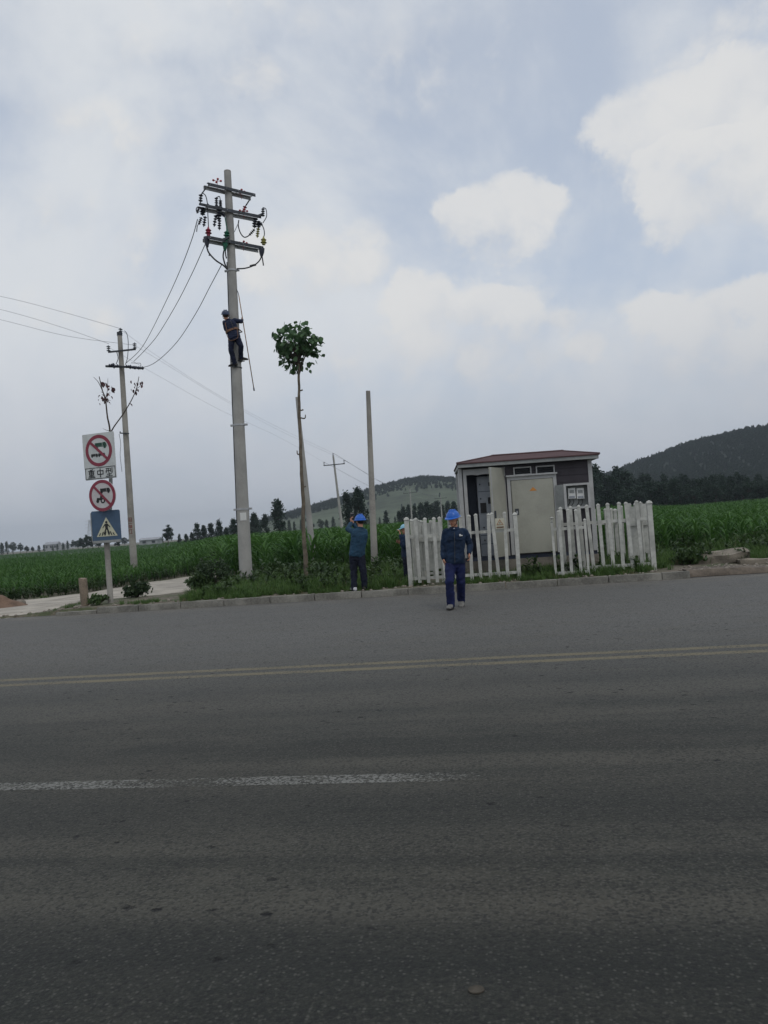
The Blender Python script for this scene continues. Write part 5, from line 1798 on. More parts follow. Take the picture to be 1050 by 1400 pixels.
        for i in range(3):
            place('slat', ms, v, Matrix.Translation(((xa + xb) / 2, KY - .036, za + w + (zc - za - 2 * w) * (i + .5) / 3)))
    # meter box
    xa, xb, za, zc = X(768, 678), X(802, 678), Z(785, 694.5), Z(785, 661.5)
    dpt = .20
    b = MB()
    w = .045
    b.bbox((xa, KY - dpt, za), (xa + .02, KY - .014, zc)); b.bbox((xb - .02, KY - dpt, za), (xb, KY - .014, zc)); b.bbox((xa + .02, KY - dpt, zc - .02), (xb - .02, KY - .014, zc)); b.bbox((xa + .02, KY - dpt, za), (xb - .02, KY - .014, za + .02)); b.bbox((xa + .02, KY - .03, za + .02), (xb - .02, KY - .015, zc - .02))
    mbx = b.build('meter_box', M_GREY, t)
    b = MB(); y_ = KY - dpt
    b.bbox((xa - .01, y_ - .015, za - .01), (xa + w, y_ - .002, zc + .01)); b.bbox((xb - w, y_ - .015, za - .01), (xb + .01, y_ - .002, zc + .01)); b.bbox((xa + w, y_ - .015, zc - w + .01), (xb - w, y_ - .002, zc + .01)); b.bbox((xa + w, y_ - .015, za - .01), (xb - w, y_ - .002, za + w - .01))
    b.build('box_frame', M_TRIM, mbx)
    for px in (778.8, 790.2):
        cx, cz = X(px, 674), Z(px, 674.5)
        m_ = MB().bbox((cx - .080, KY - .12, cz - .12), (cx + .080, KY - .035, cz + .12)).build('meter', M_WHITE, mbx)
        MB().bbox((cx - .05, KY - .128, cz + .01), (cx + .05, KY - .1205, cz + .075)).build('display', M_GREY, m_)
        MB().bbox((cx - .06, KY - .13, cz - .105), (cx + .06, KY - .1205, cz - .055)).build('terminal_cover', M_PANEL, m_)
    for i, px in enumerate((776, 781, 788, 793)):
        b = MB(); b.tube(curve_pts([(X(px), KY - .09, Z(px, 681)), (X(px) + .02, KY - .08, Z(px, 686)), (X(px - 2), KY - .06, Z(px, 691))], 4), .007, 5); b.build('meter_lead', M_BLACK, mbx)
    b = MB(); hx2 = xa - .01
    b.beam((hx2, KY - dpt, (za + zc) / 2), (hx2 - .16, KY - dpt + .12, (za + zc) / 2), .015, zc - za); b.build('box_door', M_GREY, mbx)
    # hipped roof
    ex0, ex1 = X(624.5, 638), X(812.5, 626)
    ey0, ey1 = KY - .24, yb + .24
    ze = zt + .005
    fh = .075
    b = MB()
    b.bbox((ex0, ey0, ze), (ex1, ey0 + .03, ze + fh)); b.bbox((ex0, ey1 - .03, ze), (ex1, ey1, ze + fh)); b.bbox((ex0, ey0 + .03, ze), (ex0 + .03, ey1 - .03, ze + fh)); b.bbox((ex1 - .03, ey0 + .03, ze), (ex1, ey1 - .03, ze + fh))
    b.bbox((ex0 + .03, ey0 + .03, ze + .01), (ex1 - .03, ey1 - .03, ze + .03))
    b.build('fascia', M_GREY, t)
    ym = (ey0 + ey1) / 2
    ra, rb = at(669, 624.5, ym), at(763, 618.5, ym)
    zr = (ra.z + rb.z) / 2 + .02
    e0, e1, f0_, f1_ = ex0 - .02, ex1 + .02, ey0 - .02, ey1 + .02
    zz = ze + fh + .003
    b = MB()
    lo = [(e0, f0_, zz), (e1, f0_, zz), (e1, f1_, zz), (e0, f1_, zz)]
    hi = [(x, y, zz + .025) for x, y, _ in lo]
    b.add(lo + hi + [(ra.x, ym, zr), (rb.x, ym, zr)], [(3, 2, 1, 0), (0, 1, 5, 4), (1, 2, 6, 5), (2, 3, 7, 6), (3, 0, 4, 7), (4, 5, 9, 8), (6, 7, 8, 9), (5, 6, 9), (7, 4, 8)])
    roof = b.build('roof', M_ROOF, t)
    b = MB(); b.tube([(ra.x - .03, ym, zr + .005), (rb.x + .03, ym, zr + .005)], .03, 6); b.build('ridge_cap', M_ROOF, roof)
    t.rotation_euler = (0, R_(.5), R_(-3.5))
    for A, C in (((e0, f0_), ra), ((e1, f0_), rb)):
        b = MB(); b.tube([(A[0], A[1], zz + .03), (C.x, ym, zr + .005)], .022, 6); b.build('hip_cap', M_ROOF, roof)
kiosk()

# ------------------------------------------------------------------ fence
def picket_mesh(w, d, h, name='picket', taper=True):
    b = MB()
    sh = h - w * .8
    vs = [(-w / 2, -d / 2, 0), (w / 2, -d / 2, 0), (w / 2, d / 2, 0), (-w / 2, d / 2, 0)]
    b.add(vs + [(x, y, sh) for x, y, _ in vs] + [(x * 1.22, y * 1.3, sh + .012) for x, y, _ in vs] + [(x * .9, y * .9, sh + w * .55) for x, y, _ in vs] + [(0, 0, h)],
          [(3, 2, 1, 0)] + [(4 * k + i, 4 * k + (i + 1) % 4, 4 * k + 4 + (i + 1) % 4, 4 * k + 4 + i) for k in range(3) for i in range(4)] + [(12 + i, 12 + (i + 1) % 4, 16) for i in range(4)])
    return b.mesh(name, M_PVC)
def fence(name, label, A, B, positions, h, w=.070, rails=(.14, 1.08), zbase=None, posts=(), lift=.06, group=None, cat='fence', tilt=.017, d=.035):
    """A, B ground points; positions: fractions along A-B of the pickets; posts: (fraction, width, height)"""
    A, B = Vector(A), Vector(B)
    dr = (B - A); L = dr.length; ang = math.atan2(dr.y, dr.x)
    n = Vector((-math.sin(ang), math.cos(ang), 0))
    t = thing(name, A, label, cat, group)
    for z in rails:
        b = MB(); b.beam(A + Vector((0, 0, z)) + n * .03, B + Vector((0, 0, z)) + n * .03, .032, .062); b.build('rail', M_PVC, t)
    pm = picket_mesh(w, d, h - lift)
    for f in positions:
        p = A.lerp(B, f) + Vector((0, 0, lift + rng.uniform(-.012, .012))) - n * .008
        place('picket', pm, t, Matrix.Translation(p) @ Matrix.Rotation(ang, 4, 'Z') @ Matrix.Rotation(rng.gauss(0, tilt), 4, 'Y') @ Matrix.Rotation(rng.gauss(0, .006), 4, 'X'))
    for f, pw, ph in posts:
        m_ = picket_mesh(pw, pw, ph + .05, 'post')
        p = A.lerp(B, f) - Vector((0, 0, .05)) + n * .03
        place('post', m_, t, Matrix.Translation(p) @ Matrix.Rotation(ang, 4, 'Z') @ Matrix.Rotation(rng.gauss(0, .008), 4, 'Y'))
    return t
def fpt(px, py, tt):
    """point on the fence line (distance tt across the road) along a sight line, at verge level"""
    d = ray(px, py)
    k_ = tt / (d.x * NX.x + d.y * NX.y)
    p = EYE + d * k_
    p.z = terrain(p.x, p.y)
    return p
def frac(A, B, p): return (p - A).dot(B - A) / (B - A).length_squared
def fences():
    TF = 16.44
    A, B = fpt(559, 760, TF), fpt(707, 750, TF)
    A.z = B.z = .11
    pos_ = [frac(A, B, fpt(x + 3.2, 755, TF)) for x in (568, 580, 592, 604, 616, 627.5, 639.5, 652, 664.5, 676.5, 688.5)]
    fence('picket_fence', 'white picket fence panel left of the opening, behind the walking man', A, B, pos_, 1.46, rails=(.16, 1.06), posts=((0, .095, 1.50), (1, .085, 1.43)), group='white picket fences')
    # left return towards the back
    C = Vector((A.x + .52, A.y + 2.3, .05))
    fence('picket_fence', 'white picket fence side running back from the left corner post', A + Vector((.06, .12, 0)), C, [(i + .6) / 10 for i in range(9)], 1.46, posts=((1, .085, 1.45),), group='white picket fences')
    # right front
    TR = 16.62
    A, B = fpt(766, 750, TR), fpt(891.5, 740, TR)
    A.z = B.z = .11
    pos_ = [frac(A, B, fpt(x + 3.5, 745, TR)) for x in (767.5, 780.5, 793.4, 806, 819.5, 833, 846.2, 859.3, 872.6)]
    fence('picket_fence', 'white picket fence panel right of the opening, ending at the corner post', A, B, pos_, 1.48, rails=(.15, 1.09), posts=((1, .10, 1.47),), group='white picket fences')
    Cb = at(846, 745, 20.2); Cb.z = .0
    fence('picket_fence', 'white picket fence side running back from the right corner post', B + Vector((-.05, .12, 0)), Cb, [(i + .8) / 6 for i in range(5)], 1.48, posts=((1, .085, 1.45),), group='white picket fences')
    Cl = at(812, 745, 20.0); Cl.z = .0
    fence('picket_fence', 'short rear piece of white picket fence seen between the right-hand pickets', Cl, Cb + Vector((-.1, 0, 0)), [.1, .38, .66, .9], 1.48, group='white picket fences')
    # rear left piece seen beside the walking man
    a_ = at(574, 745, 19.4); a_.z = .02; b_ = at(632, 745, 19.6); b_.z = .02
    fence('picket_fence', 'short rear piece of white picket fence left of the kiosk', a_, b_, [.30, .50, .70, .90], 1.5, group='white picket fences')
    # the gate leaf standing open in front of the right panel
    TG = 16.36
    A, B = fpt(757.5, 750, TG), fpt(802.5, 748, TG)
    A.z = B.z = .10
    g = fence('fence_gate', 'bright white gate leaf with three pickets folded in front of the fence', A, B, [frac(A, B, fpt(x + 3.4, 740, TG)) for x in (762.7, 774.8, 787.8)], 1.42, w=.062, rails=(.10, 1.02), posts=((0, .05, 1.20), (1, .05, 1.20)), cat='gate')
    p = A + Vector((0, 0, 1.26))
    b = MB(); b.ellipsoid(p, (.04, .035, .022), None, 10, 6); b.tube([p - Vector((0, 0, .08)), p], .012, 6); b.build('finial', M_PVC, g)
    # loose board panels standing inside the fence
    for lab, a_, b_, h in (('white close-boarded panel standing inside the left fence corner', at(574, 770, 17.35), at(605, 768, 16.95), 1.36), ('white close-boarded panel standing inside the right fence corner', at(862, 760, 17.0), at(889, 758, 16.86), 1.42)):
        a_.z = terrain(a_.x, a_.y); b_.z = a_.z
        dr = b_ - a_; ang = math.atan2(dr.y, dr.x); n = Vector((-math.sin(ang), math.cos(ang), 0))
        t = thing('boarded_panel', a_, lab, 'fence panel', 'loose fence panels')
        nb = 5
        pm = MB().bbox((-dr.length / nb * .485, -.014, 0), (dr.length / nb * .485, .014, 1.0)).mesh('board', M_PVC)
        for i in range(nb):
            hh = h + rng.uniform(-.06, .03) - .30
            place('board', pm, t, Matrix.Translation(a_.lerp(b_, (i + .5) / nb) + Vector((0, 0, .30 + rng.uniform(-.05, .05)))) @ Matrix.Rotation(ang, 4, 'Z') @ Matrix.Rotation(rng.gauss(0, .01), 4, 'Y') @ Matrix.Diagonal((1, 1, hh, 1)))
        b = MB(); b.beam(a_ + Vector((0, 0, .95)) - n * .03, b_ + Vector((0, 0, .95)) - n * .03, .03, .07); b.build('rail', M_PVC, t)
        for f in (.08, .92):
            b = MB(); b.beam(a_.lerp(b_, f) + n * .035 - Vector((0, 0, .05)), a_.lerp(b_, f) + n * .035 + Vector((0, 0, h - .05)), .04, .04, (0, 1, 0)); b.build('post', M_PVC, t)
    # warning plate hung on the left panel
    c = fpt(683.5, 716, TF); z = at(683, 715, c.y).z; c = Vector((c.x, c.y, z)) - NX * .05
    t = thing('warning_plate', c, 'small warning plate with a triangle hung on the left fence panel', 'sign')
    w = .19
    b = MB(); b.prism([(-w / 2, -.12), (w / 2, -.12), (w / 2, .10), (-w / 2, .10)], c, AX, (0, 0, 1), .006); b.build('plate', plain('faded_cream_plate', (.55, .53, .42), .6, .1, 20), t)
    b = MB(); b.prism([(-.075, -.045), (.075, -.045), (0, .085)], c - NX * .004, AX, (0, 0, 1), .003); b.build('triangle', plain('faded_orange', (.40, .24, .14), .6, .15, 20), t)
    b = MB(); b.prism([(-.045, -.028), (.045, -.028), (0, .05)], c - NX * .008, AX, (0, 0, 1), .003); b.build('triangle_field', MATS['faded_cream_plate'], t)
    b = MB(); b.prism([(-.006, -.02), (.016, .004), (.003, .004), (.010, .034), (-.014, .0), (-.002, .0)], c - NX * .012, AX, (0, 0, 1), .003); b.build('lightning_bolt', M_BLKP, t)
    b = MB(); b.prism([(-.075, -.105), (.075, -.105), (.075, -.075), (-.075, -.075)], c - NX * .004, AX, (0, 0, 1), .003); b.build('text_bar', M_DIRT, t)
    b = MB(); b.tube([c + AX * -.05 + Vector((0, 0, .09)) + NX * .01, c + Vector((0, 0, .17)) + NX * .03, c + AX * .05 + Vector((0, 0, .09)) + NX * .01], .004, 5); b.build('hanging_wire', M_STEEL, t)
fences()

# ------------------------------------------------------------------ people
def remeshed(b, name, mat, parent, vox=.009, smooth=3, fold=0.0, seed=0, org=None):
    me = b.mesh(name + '_raw', mat, ORG[parent.name])
    tmp = bpy.data.objects.new(name + '_raw', me)
    COL.objects.link(tmp)
    m = tmp.modifiers.new('r', 'REMESH'); m.mode = 'VOXEL'; m.voxel_size = vox; m.use_smooth_shade = True
    if smooth:
        s = tmp.modifiers.new('s', 'SMOOTH'); s.factor = .5; s.iterations = smooth
    dg = bpy.context.evaluated_depsgraph_get()
    me2 = bpy.data.meshes.new_from_object(tmp.evaluated_get(dg))
    bpy.data.objects.remove(tmp)
    if fold:
        co = np.empty(len(me2.vertices) * 3); me2.vertices.foreach_get('co', co); co = co.reshape(-1, 3)
        no = np.empty(len(me2.vertices) * 3); me2.vertices.foreach_get('normal', no); no = no.reshape(-1, 3)
        d = np.empty(len(co))
        for i, p in enumerate(co):
            a = noise.noise((p[0] * 7 + seed, p[1] * 7, p[2] * 11))
            c = 1 - abs(noise.noise((p[0] * 9 + p[2] * 5, p[1] * 9 + seed, p[2] * 13 - p[0] * 6))) * 2
            d[i] = a * .5 + c * .5
        co = co + no * (d * fold)[:, None]
        me2.vertices.foreach_set('co', co.ravel())
    me2.materials.clear(); me2.materials.append(mat)
    me2.polygons.foreach_set('use_smooth', [True] * len(me2.polygons))
    me2.name = name
    o = bpy.data.objects.new(name, me2)
    COL.objects.link(o); o.parent = parent
    ORG[o.name] = ORG[parent.name]
    return o

def ell_ring(c, rx, ry, right, fwd, n=20, pw=2.4):
    out = []
    for j in range(n):
        a = 2 * math.pi * j / n
        ca, sa = math.cos(a), math.sin(a)
        k_ = (abs(ca) ** pw + abs(sa) ** pw) ** (-1 / pw)
        out.append(c + right * (rx * ca * k_) + fwd * (ry * sa * k_))
    return out

def hand(b, wrist, d, palm_n, side, curl=.5, s=1.0):
    """palm and five fingers; d: direction of the hand, palm_n: the way the palm faces, side: towards the thumb"""
    d, palm_n = d.normalized(), palm_n.normalized()
    x = d.cross(palm_n).normalized()
    if x.dot(side) < 0: x = -x
    c = wrist + d * .045 * s
    R = Matrix((x, palm_n, d)).transposed()
    b.ellipsoid(c, (.043 * s, .019 * s, .055 * s), R, 12, 8)
    for i, (ox, L) in enumerate(((.031, .068), (.010, .078), (-.011, .073), (-.031, .056))):
        p0 = wrist + d * .085 * s + x * ox * s
        dd = d; p = p0
        for j in range(3):
            ang = curl * (.5 + .4 * j)
            dn = (d * math.cos(ang * (j + 1) * .8) + palm_n * math.sin(ang * (j + 1) * .8)).normalized()
            q = p + dn * L * s * (.42, .33, .25)[j]
            b.capsule(p, q, .0088 * s, .0080 * s, 8)
            p = q
    p0 = wrist + d * .03 * s + x * .036 * s
    p1 = p0 + (d * .6 + x * .7 + palm_n * .3).normalized() * .038 * s
    p2 = p1 + (d * .85 + x * .1 + palm_n * .5).normalized() * .032 * s
    b.capsule(p0, p1, .012 * s, .0105 * s, 8); b.capsule(p1, p2, .0102 * s, .0085 * s, 8)

def person(name, base, label, J, right, face, mats, helmet=None, cap=None, seed=0, hands=True, jacket_hem=.06, shoe_dirs=None, extra=None):
    """J: joints in world space. right: the person's own right-hand side axis seen across the shoulders (unit), face: looking direction"""
    t = thing(name, base, label, 'person', 'workers')
    up = (J['neck'] - J['hip']).normalized()
    fwd = face['body']
    rt = up.cross(fwd).normalized() * -1        # right of the body
    rt = fwd.cross(up).normalized()
    lookd = face['head'].normalized()
    hup = face.get('headup', Vector((0, 0, 1)))
    hr = lookd.cross(hup).normalized(); hup = hr.cross(lookd).normalized()
    R = Matrix((hr, lookd, hup)).transposed()
    H = J['head']
    b = MB()
    # head
    b.ellipsoid(H + hup * .02, (.076, .094, .104), R, 18, 12)
    b.ellipsoid(H - hup * .055 + lookd * .022, (.056, .066, .066), R, 14, 10)
    b.ellipsoid(H - hup * .098 + lookd * .062, (.024, .022, .020), R, 10, 6)
    b.capsule(H + lookd * .092 + hup * .012, H + lookd * .112 - hup * .026, .009, .015, 8)
    b.ellipsoid(H + lookd * .086 + hup * .030, (.050, .014, .010), R, 10, 6)
    b.ellipsoid(H + lookd * .088 - hup * .060, (.024, .012, .009), R, 10, 6)
    for s in (-1, 1):
        b.ellipsoid(H + hr * s * .079 - hup * .004, (.010, .020, .030), R, 8, 6)
    b.capsule(J['neck'] - up * .03, H - hup * .06 - lookd * .01, .055, .052, 14)
    # trunk and limbs under the clothes
    hipw = (J['hip_r'] - J['hip_l']).length / 2 + .055
    b.loft([ell_ring(J['hip'] - up * .06, hipw, .085, rt, fwd), ell_ring(J['hip'].lerp(J['neck'], .35), .115, .085, rt, fwd), ell_ring(J['hip'].lerp(J['neck'], .72), .145, .095, rt, fwd), ell_ring(J['hip'].lerp(J['neck'], .95), .08, .06, rt, fwd)])
    for s in 'lr':
        b.capsule(J['sh_' + s], J['el_' + s], .044, .036); b.capsule(J['el_' + s], J['wr_' + s], .036, .025)
        b.capsule(J['neck'] - up * .05, J['sh_' + s], .045, .045)
        b.capsule(J['hip_' + s], J['kn_' + s], .072, .050); b.capsule(J['kn_' + s], J['an_' + s], .048, .034)
        b.capsule(J['an_' + s] - Vector((0, 0, .03)), J['an_' + s] + (shoe_dirs[s] * .10 - Vector((0, 0, .065))), .026, .018)
        if hands and face.get('hand_' + s):
            d, pn, sd_, cu = face['hand_' + s]
            hand(b, J['wr_' + s], d, pn, sd_, cu)
        else:
            b.ellipsoid(J['wr_' + s] + (J['wr_' + s] - J['el_' + s]).normalized() * .05, (.03, .03, .045), None, 10, 6)
    remeshed(b, 'body', M_SKIN, t, .0065, 2)
    for s in (-1, 1):
        MB().ellipsoid(H + hr * s * .031 + lookd * .084 + hup * .014, (.013, .008, .008), R, 8, 6).build('eye', M_HAIR, t, smooth=True)
    b = MB(); b.ellipsoid(H + lookd * .096 - hup * .060, (.022, .007, .004), R, 8, 6); b.build('mouth', M_CRED, t, smooth=True)
    b = MB(); b.ellipsoid(H + hup * .035 - lookd * .022, (.083, .090, .098), R, 16, 10); b.build('hair', M_HAIR, t, smooth=True)
    # jacket
    b = MB()
    T_ = J['neck']; Hp = J['hip']
    def rc(f): return Hp.lerp(T_, f)
    b.loft([ell_ring(Hp - up * jacket_hem, hipw + .035, .125, rt, fwd), ell_ring(rc(.06), hipw + .04, .130, rt, fwd), ell_ring(rc(.25), .160, .122, rt, fwd), ell_ring(rc(.5), .170, .125, rt, fwd), ell_ring(rc(.72), .180, .122, rt, fwd), ell_ring(rc(.88), .165, .10, rt, fwd), ell_ring(rc(.97), .09, .075, rt, fwd), ell_ring(rc(1.03), .066, .068, rt, fwd)])
    for s in 'lr':
        sh = J['sh_' + s]
        b.capsule(T_ - up * .060, sh, .060, .066); b.capsule(sh, J['el_' + s], .068, .053)
        w_ = J['el_' + s].lerp(J['wr_' + s], .96)
        b.capsule(J['el_' + s], w_, .054, .041)
    jk = remeshed(b, 'jacket', mats['jacket'], t, .009, 3, .015, seed)
    b = MB()
    b.tube([T_ + up * .0 + fwd * .012 + (rt * math.cos(a) * .072 + fwd * math.sin(a) * .076) - up * .025 * math.sin(a) for a in [2 * math.pi * i / 18 - math.pi / 2 * 0 for i in range(19)]], .016, 8)
    b.build('collar', mats['jacket'], jk, smooth=True)
    # trousers
    b = MB()
    b.loft([ell_ring(Hp - up * .13, hipw - .005, .105, rt, fwd), ell_ring(Hp - up * .03, hipw + .015, .115, rt, fwd), ell_ring(Hp + up * .05, hipw, .110, rt, fwd)])
    for s in 'lr':
        b.capsule(J['hip_' + s] - up * .02, J['kn_' + s], .096, .071); b.capsule(J['kn_' + s], J['an_' + s] - Vector((0, 0, .025)), .071, .062)
    remeshed(b, 'trousers', mats['trousers'], t, .009, 3, .016, seed + 3)
    for s in 'lr':
        d = shoe_dirs[s].normalized(); a = J['an_' + s]
        sd2 = Vector((d.y, -d.x, 0)).normalized()
        nrm = sd2.cross(d).normalized()
        if nrm.z < 0: nrm = -nrm
        b = MB()
        prof = [(-.075, .032, .060), (-.05, .041, .092), (.0, .044, .100), (.06, .047, .078), (.12, .050, .056), (.17, .044, .044), (.20, .024, .028)]
        sole = a - nrm * .085
        rings = []
        for x_, w_, h_ in prof:
            c = sole + d * x_ + nrm * (h_ / 2)
            rings.append(ell_ring(c, w_, h_ / 2, sd2, nrm, 14, 3))
        b.loft(rings)
        sh = b.build('shoe', mats['shoe_' + s] if 'shoe_' + s in mats else mats['shoe'], t, smooth=50)
        b = MB(); rings = []
        for x_, w_, h_ in prof:
            rings.append(ell_ring(sole + d * x_ + nrm * .004, w_ + .004, .010, sd2, nrm, 14, 4))
        b.loft(rings); b.build('sole', M_DSHOE, sh)
    if helmet:
        b = MB()
        c = H + hup * .045
        rings = []
        for i in range(9):
            a = math.pi / 2 * i / 8.3
            rings.append(ell_ring(c + hup * (.112 * math.sin(a)), .112 * math.cos(a), .132 * math.cos(a), hr, lookd, 28, 2.1))
        b.loft(rings)
        for sgn in (-1, 0, 1):
            b.tube([c + hr * sgn * .035 + lookd * (.118 * math.cos(a)) + hup * (.010 + .108 * math.sin(a)) for a in [math.pi * (.12 + .76 * i / 10) for i in range(11)]], .008, 6)
        hm = b.build('helmet', helmet, t, smooth=45)
        rings = []
        for w_, l_, z_ in ((.108, .128, .012), (.126, .148, .002), (.128, .150, -.008), (.110, .130, -.004)):
            rr_ = ell_ring(c + hup * (z_ - .004), w_, l_, hr, lookd, 28, 2.1)
            rings.append([p + lookd * (.040 * max(0, (p - c).dot(lookd)) / .15) - hup * (.012 * max(0, (p - c).dot(lookd)) / .15) for p in rr_])
        b = MB(); b.loft(rings); b.build('brim', helmet, hm, smooth=45)
        b = MB(); b.tube([H + hr * .082 + hup * .02, H + hr * .066 - hup * .075 + lookd * .04, H - hup * .120 + lookd * .052, H - hr * .066 - hup * .075 + lookd * .04, H - hr * .082 + hup * .02], .006, 6)
        b.build('chin_strap', M_BLACK, hm)
    if cap:
        b = MB(); c = H + hup * .045
        rings = []
        for i in range(8):
            a = math.pi / 2 * i / 7.3
            rings.append(ell_ring(c + hup * (.080 * math.sin(a)), .094 * math.cos(a), .112 * math.cos(a), hr, lookd, 22, 2.1))
        b.loft(rings); cp = b.build('cap', cap, t, smooth=45)
        b = MB(); vs = []
        for i in range(13):
            a = math.pi * i / 12
            o_ = c + hr * (.092 * math.cos(a)) + lookd * (.095 * math.sin(a))
            e_ = c + hr * (.105 * math.cos(a)) + lookd * (.10 * math.sin(a) ** .6 + .105 * math.sin(a)) - hup * (.028 * math.sin(a))
            vs += [o_, e_, e_ - hup * .006, o_ - hup * .006]
        b.add(vs, [(4 * i + j, 4 * i + (j + 1) % 4, 4 * i + 4 + (j + 1) % 4, 4 * i + 4 + j) for i in range(12) for j in range(4)]); b.build('brim', cap, cp, smooth=45)
    if extra:
        extra(t, jk, dict(up=up, rt=rt, fwd=fwd, hr=hr, hup=hup, lookd=lookd))
    return t

V = Vector
def walker():
    Y = 12.95
    def q(x, y, dy=0): return at(590 + x / 9.03, 685 + y / 9.03, Y + dy)
    g = 0.0
    J = dict(head=q(268, 225, -.03), neck=q(283, 335), sh_r=q(180, 385), sh_l=q(405, 380), el_r=q(150, 555, .05), wr_r=q(146, 700, -.02), el_l=q(478, 540, .06), wr_l=q(462, 640, -.08),
             hip=q(288, 725), hip_r=q(238, 760, 0), hip_l=q(345, 760, 0), kn_r=q(222, 1000, -.20), kn_l=q(362, 1000, -.02), an_r=q(236, 1225, -.14), an_l=q(366, 1235, .20))
    for s, zz in (('r', .095), ('l', .125)):
        a = J['an_' + s]; J['an_' + s] = V((a.x, a.y, zz))
    base = V((J['hip'].x, Y, 0))
    body = V((-.10, -1, 0)).normalized()
    face = dict(body=body, head=V((-.48, -.86, -.14)), hand_l=(V((.0, -.25, -1)), V((-1, -.1, 0)), V((0, -1, 0)), .55), hand_r=(V((.05, .1, -1)), V((1, 0, 0)), V((0, -1, 0)), .5))
    def extra(t, jk, k_):
        # white badge and shirt at the collar, zip line, pockets
        c = J['hip'].lerp(J['neck'], .78) - k_['rt'] * .092 + k_['fwd'] * .128
        b = MB()
        b.ellipsoid(c, (.014, .007, .022), None, 8, 6); b.ellipsoid(c + V((.026, 0, -.008)), (.018, .006, .010), None, 8, 6)
        b.build('badge', M_WHITE, jk)
        b = MB(); cc = J['neck'] + k_['fwd'] * .062 - k_['up'] * .015
        b.ellipsoid(cc, (.032, .014, .034), None, 8, 6); b.build('shirt_collar', M_SHIRT, jk)
        b = MB(); b.tube([J['hip'].lerp(J['neck'], f) + k_['fwd'] * (.140 if f < .8 else .108) for f in (-.08, .2, .5, .72, .88)], .006, 5); b.build('zip', M_DSTEEL, jk)
        for s in (-1, 1):
            b = MB(); p = J['hip'].lerp(J['neck'], .66) + k_['rt'] * s * .085 + k_['fwd'] * .134
            b.box(p, (.10, .012, .035)); b.build('pocket_flap', M_JACK, jk)
    person('person', base, 'person in blue helmet and navy work clothes walking across the road', J, None, face, dict(jacket=M_JACK, trousers=M_TROU, shoe=M_SHOE), helmet=M_HELM, seed=1,
           shoe_dirs=dict(r=V((-.30, -.95, .06)), l=V((-.12, -.95, -.26))), extra=extra)
walker()

def photographer():
    Y = 16.35
    def q(x, y, dy=0): return at(460 + x / 9.545, 690 + y / 9.545, Y + dy)
    J = dict(head=q(310, 222, .06), neck=q(312, 312, .0), sh_l=q(222, 352), sh_r=q(360, 352), el_l=q(150, 318, .14), wr_l=q(190, 240, .36), el_r=q(330, 400, .30), wr_r=q(225, 255, .42),
             hip=q(268, 640), hip_l=q(228, 670), hip_r=q(315, 670), kn_l=q(226, 870, .02), kn_r=q(350, 870, -.02), an_l=q(230, 1075, -.02), an_r=q(372, 1070, .02))
    zl = terrain(J['an_l'].x, J['an_l'].y)
    zs = max(zl, .10)
    for s in 'lr':
        a = J['an_' + s]; J['an_' + s] = V((a.x, a.y, zs + .10))
    base = V((J['hip'].x, Y, zs))
    ph = q(205, 158, .44)
    face = dict(body=V((-.12, 1, 0)).normalized(), head=V((-.45, .88, .05)), hand_l=(V((.08, .12, 1)), V((1, .2, 0)), V((0, 1, .2)), .6), hand_r=(V((-.25, .1, 1)), V((-1, .2, 0)), V((0, 1, .3)), .6))
    person('person', base, 'person in blue helmet seen from behind raising a phone to photograph', J, None, face, dict(jacket=M_JACK2, trousers=M_DTROU, shoe=M_DSHOE, shoe_l=M_WSHOE, shoe_r=M_DSHOE), helmet=M_HELM, seed=5,
           shoe_dirs=dict(l=V((-.35, .8, 0)), r=V((.25, .9, 0))))
    t = thing('phone', ph, 'dark phone held up in both hands by the person behind the kerb', 'phone')
    b = MB(); R = Matrix.Rotation(R_(25), 3, 'Z') @ Matrix.Rotation(R_(4), 3, 'Y')
    b.box(ph, (.078, .009, .155), R); b.build('case', M_PHONE, t)
    b = MB(); b.box(ph - R @ V((0, .0065, 0)), (.070, .002, .145), R); b.build('screen', plain('dark_screen', (.01, .012, .015), .15, .1, 5, spec=.6), t)
    b = MB(); b.box(ph + R @ V((0, .0, .081)), (.078, .010, .006), R); b.build('top_edge', M_WHITE, t)
photographer()

def capped():
    Y = 18.3
    def q(x, y, dy=0): return at(460 + x / 9.545, 690 + y / 9.545, Y + dy)
    o = 8
    J = dict(head=q(890 + o, 318), neck=q(905 + o, 395), sh_l=q(885 + o, 425, -.16), sh_r=q(905 + o, 425, .16), el_l=q(868 + o, 540, -.20), wr_l=q(838, 400, -.16), el_r=q(875 + o, 560, .2), wr_r=q(845, 500, .16),
             hip=q(912 + o, 650), hip_l=q(908 + o, 680, -.08), hip_r=q(915 + o, 680, .08), kn_l=q(905 + o, 850, -.09), kn_r=q(915 + o, 850, .09), an_l=q(915 + o, 1040, -.10), an_r=q(922 + o, 1040, .10))
    z = terrain(J['hip'].x, Y)
    for s in 'lr':
        a = J['an_' + s]; J['an_' + s] = V((a.x, a.y, z + .10))
    face = dict(body=V((-1, -.12, 0)).normalized(), head=V((-1, -.1, -.1)), hand_l=(V((-.2, 0, 1)), V((-.9, .2, .1)), V((0, 1, 0)), .5), hand_r=(V((-1, -.3, .5)), V((0, -1, 0)), V((0, 0, 1)), .5))
    person('person', V((J['hip'].x, Y, z)), 'person in light blue cap half hidden behind the left fence corner', J, None, face, dict(jacket=M_JACK, trousers=M_DTROU, shoe=M_DSHOE), cap=M_CAP, seed=9,
           shoe_dirs=dict(l=V((-1, -.15, 0)), r=V((-1, .1, 0))))
capped()

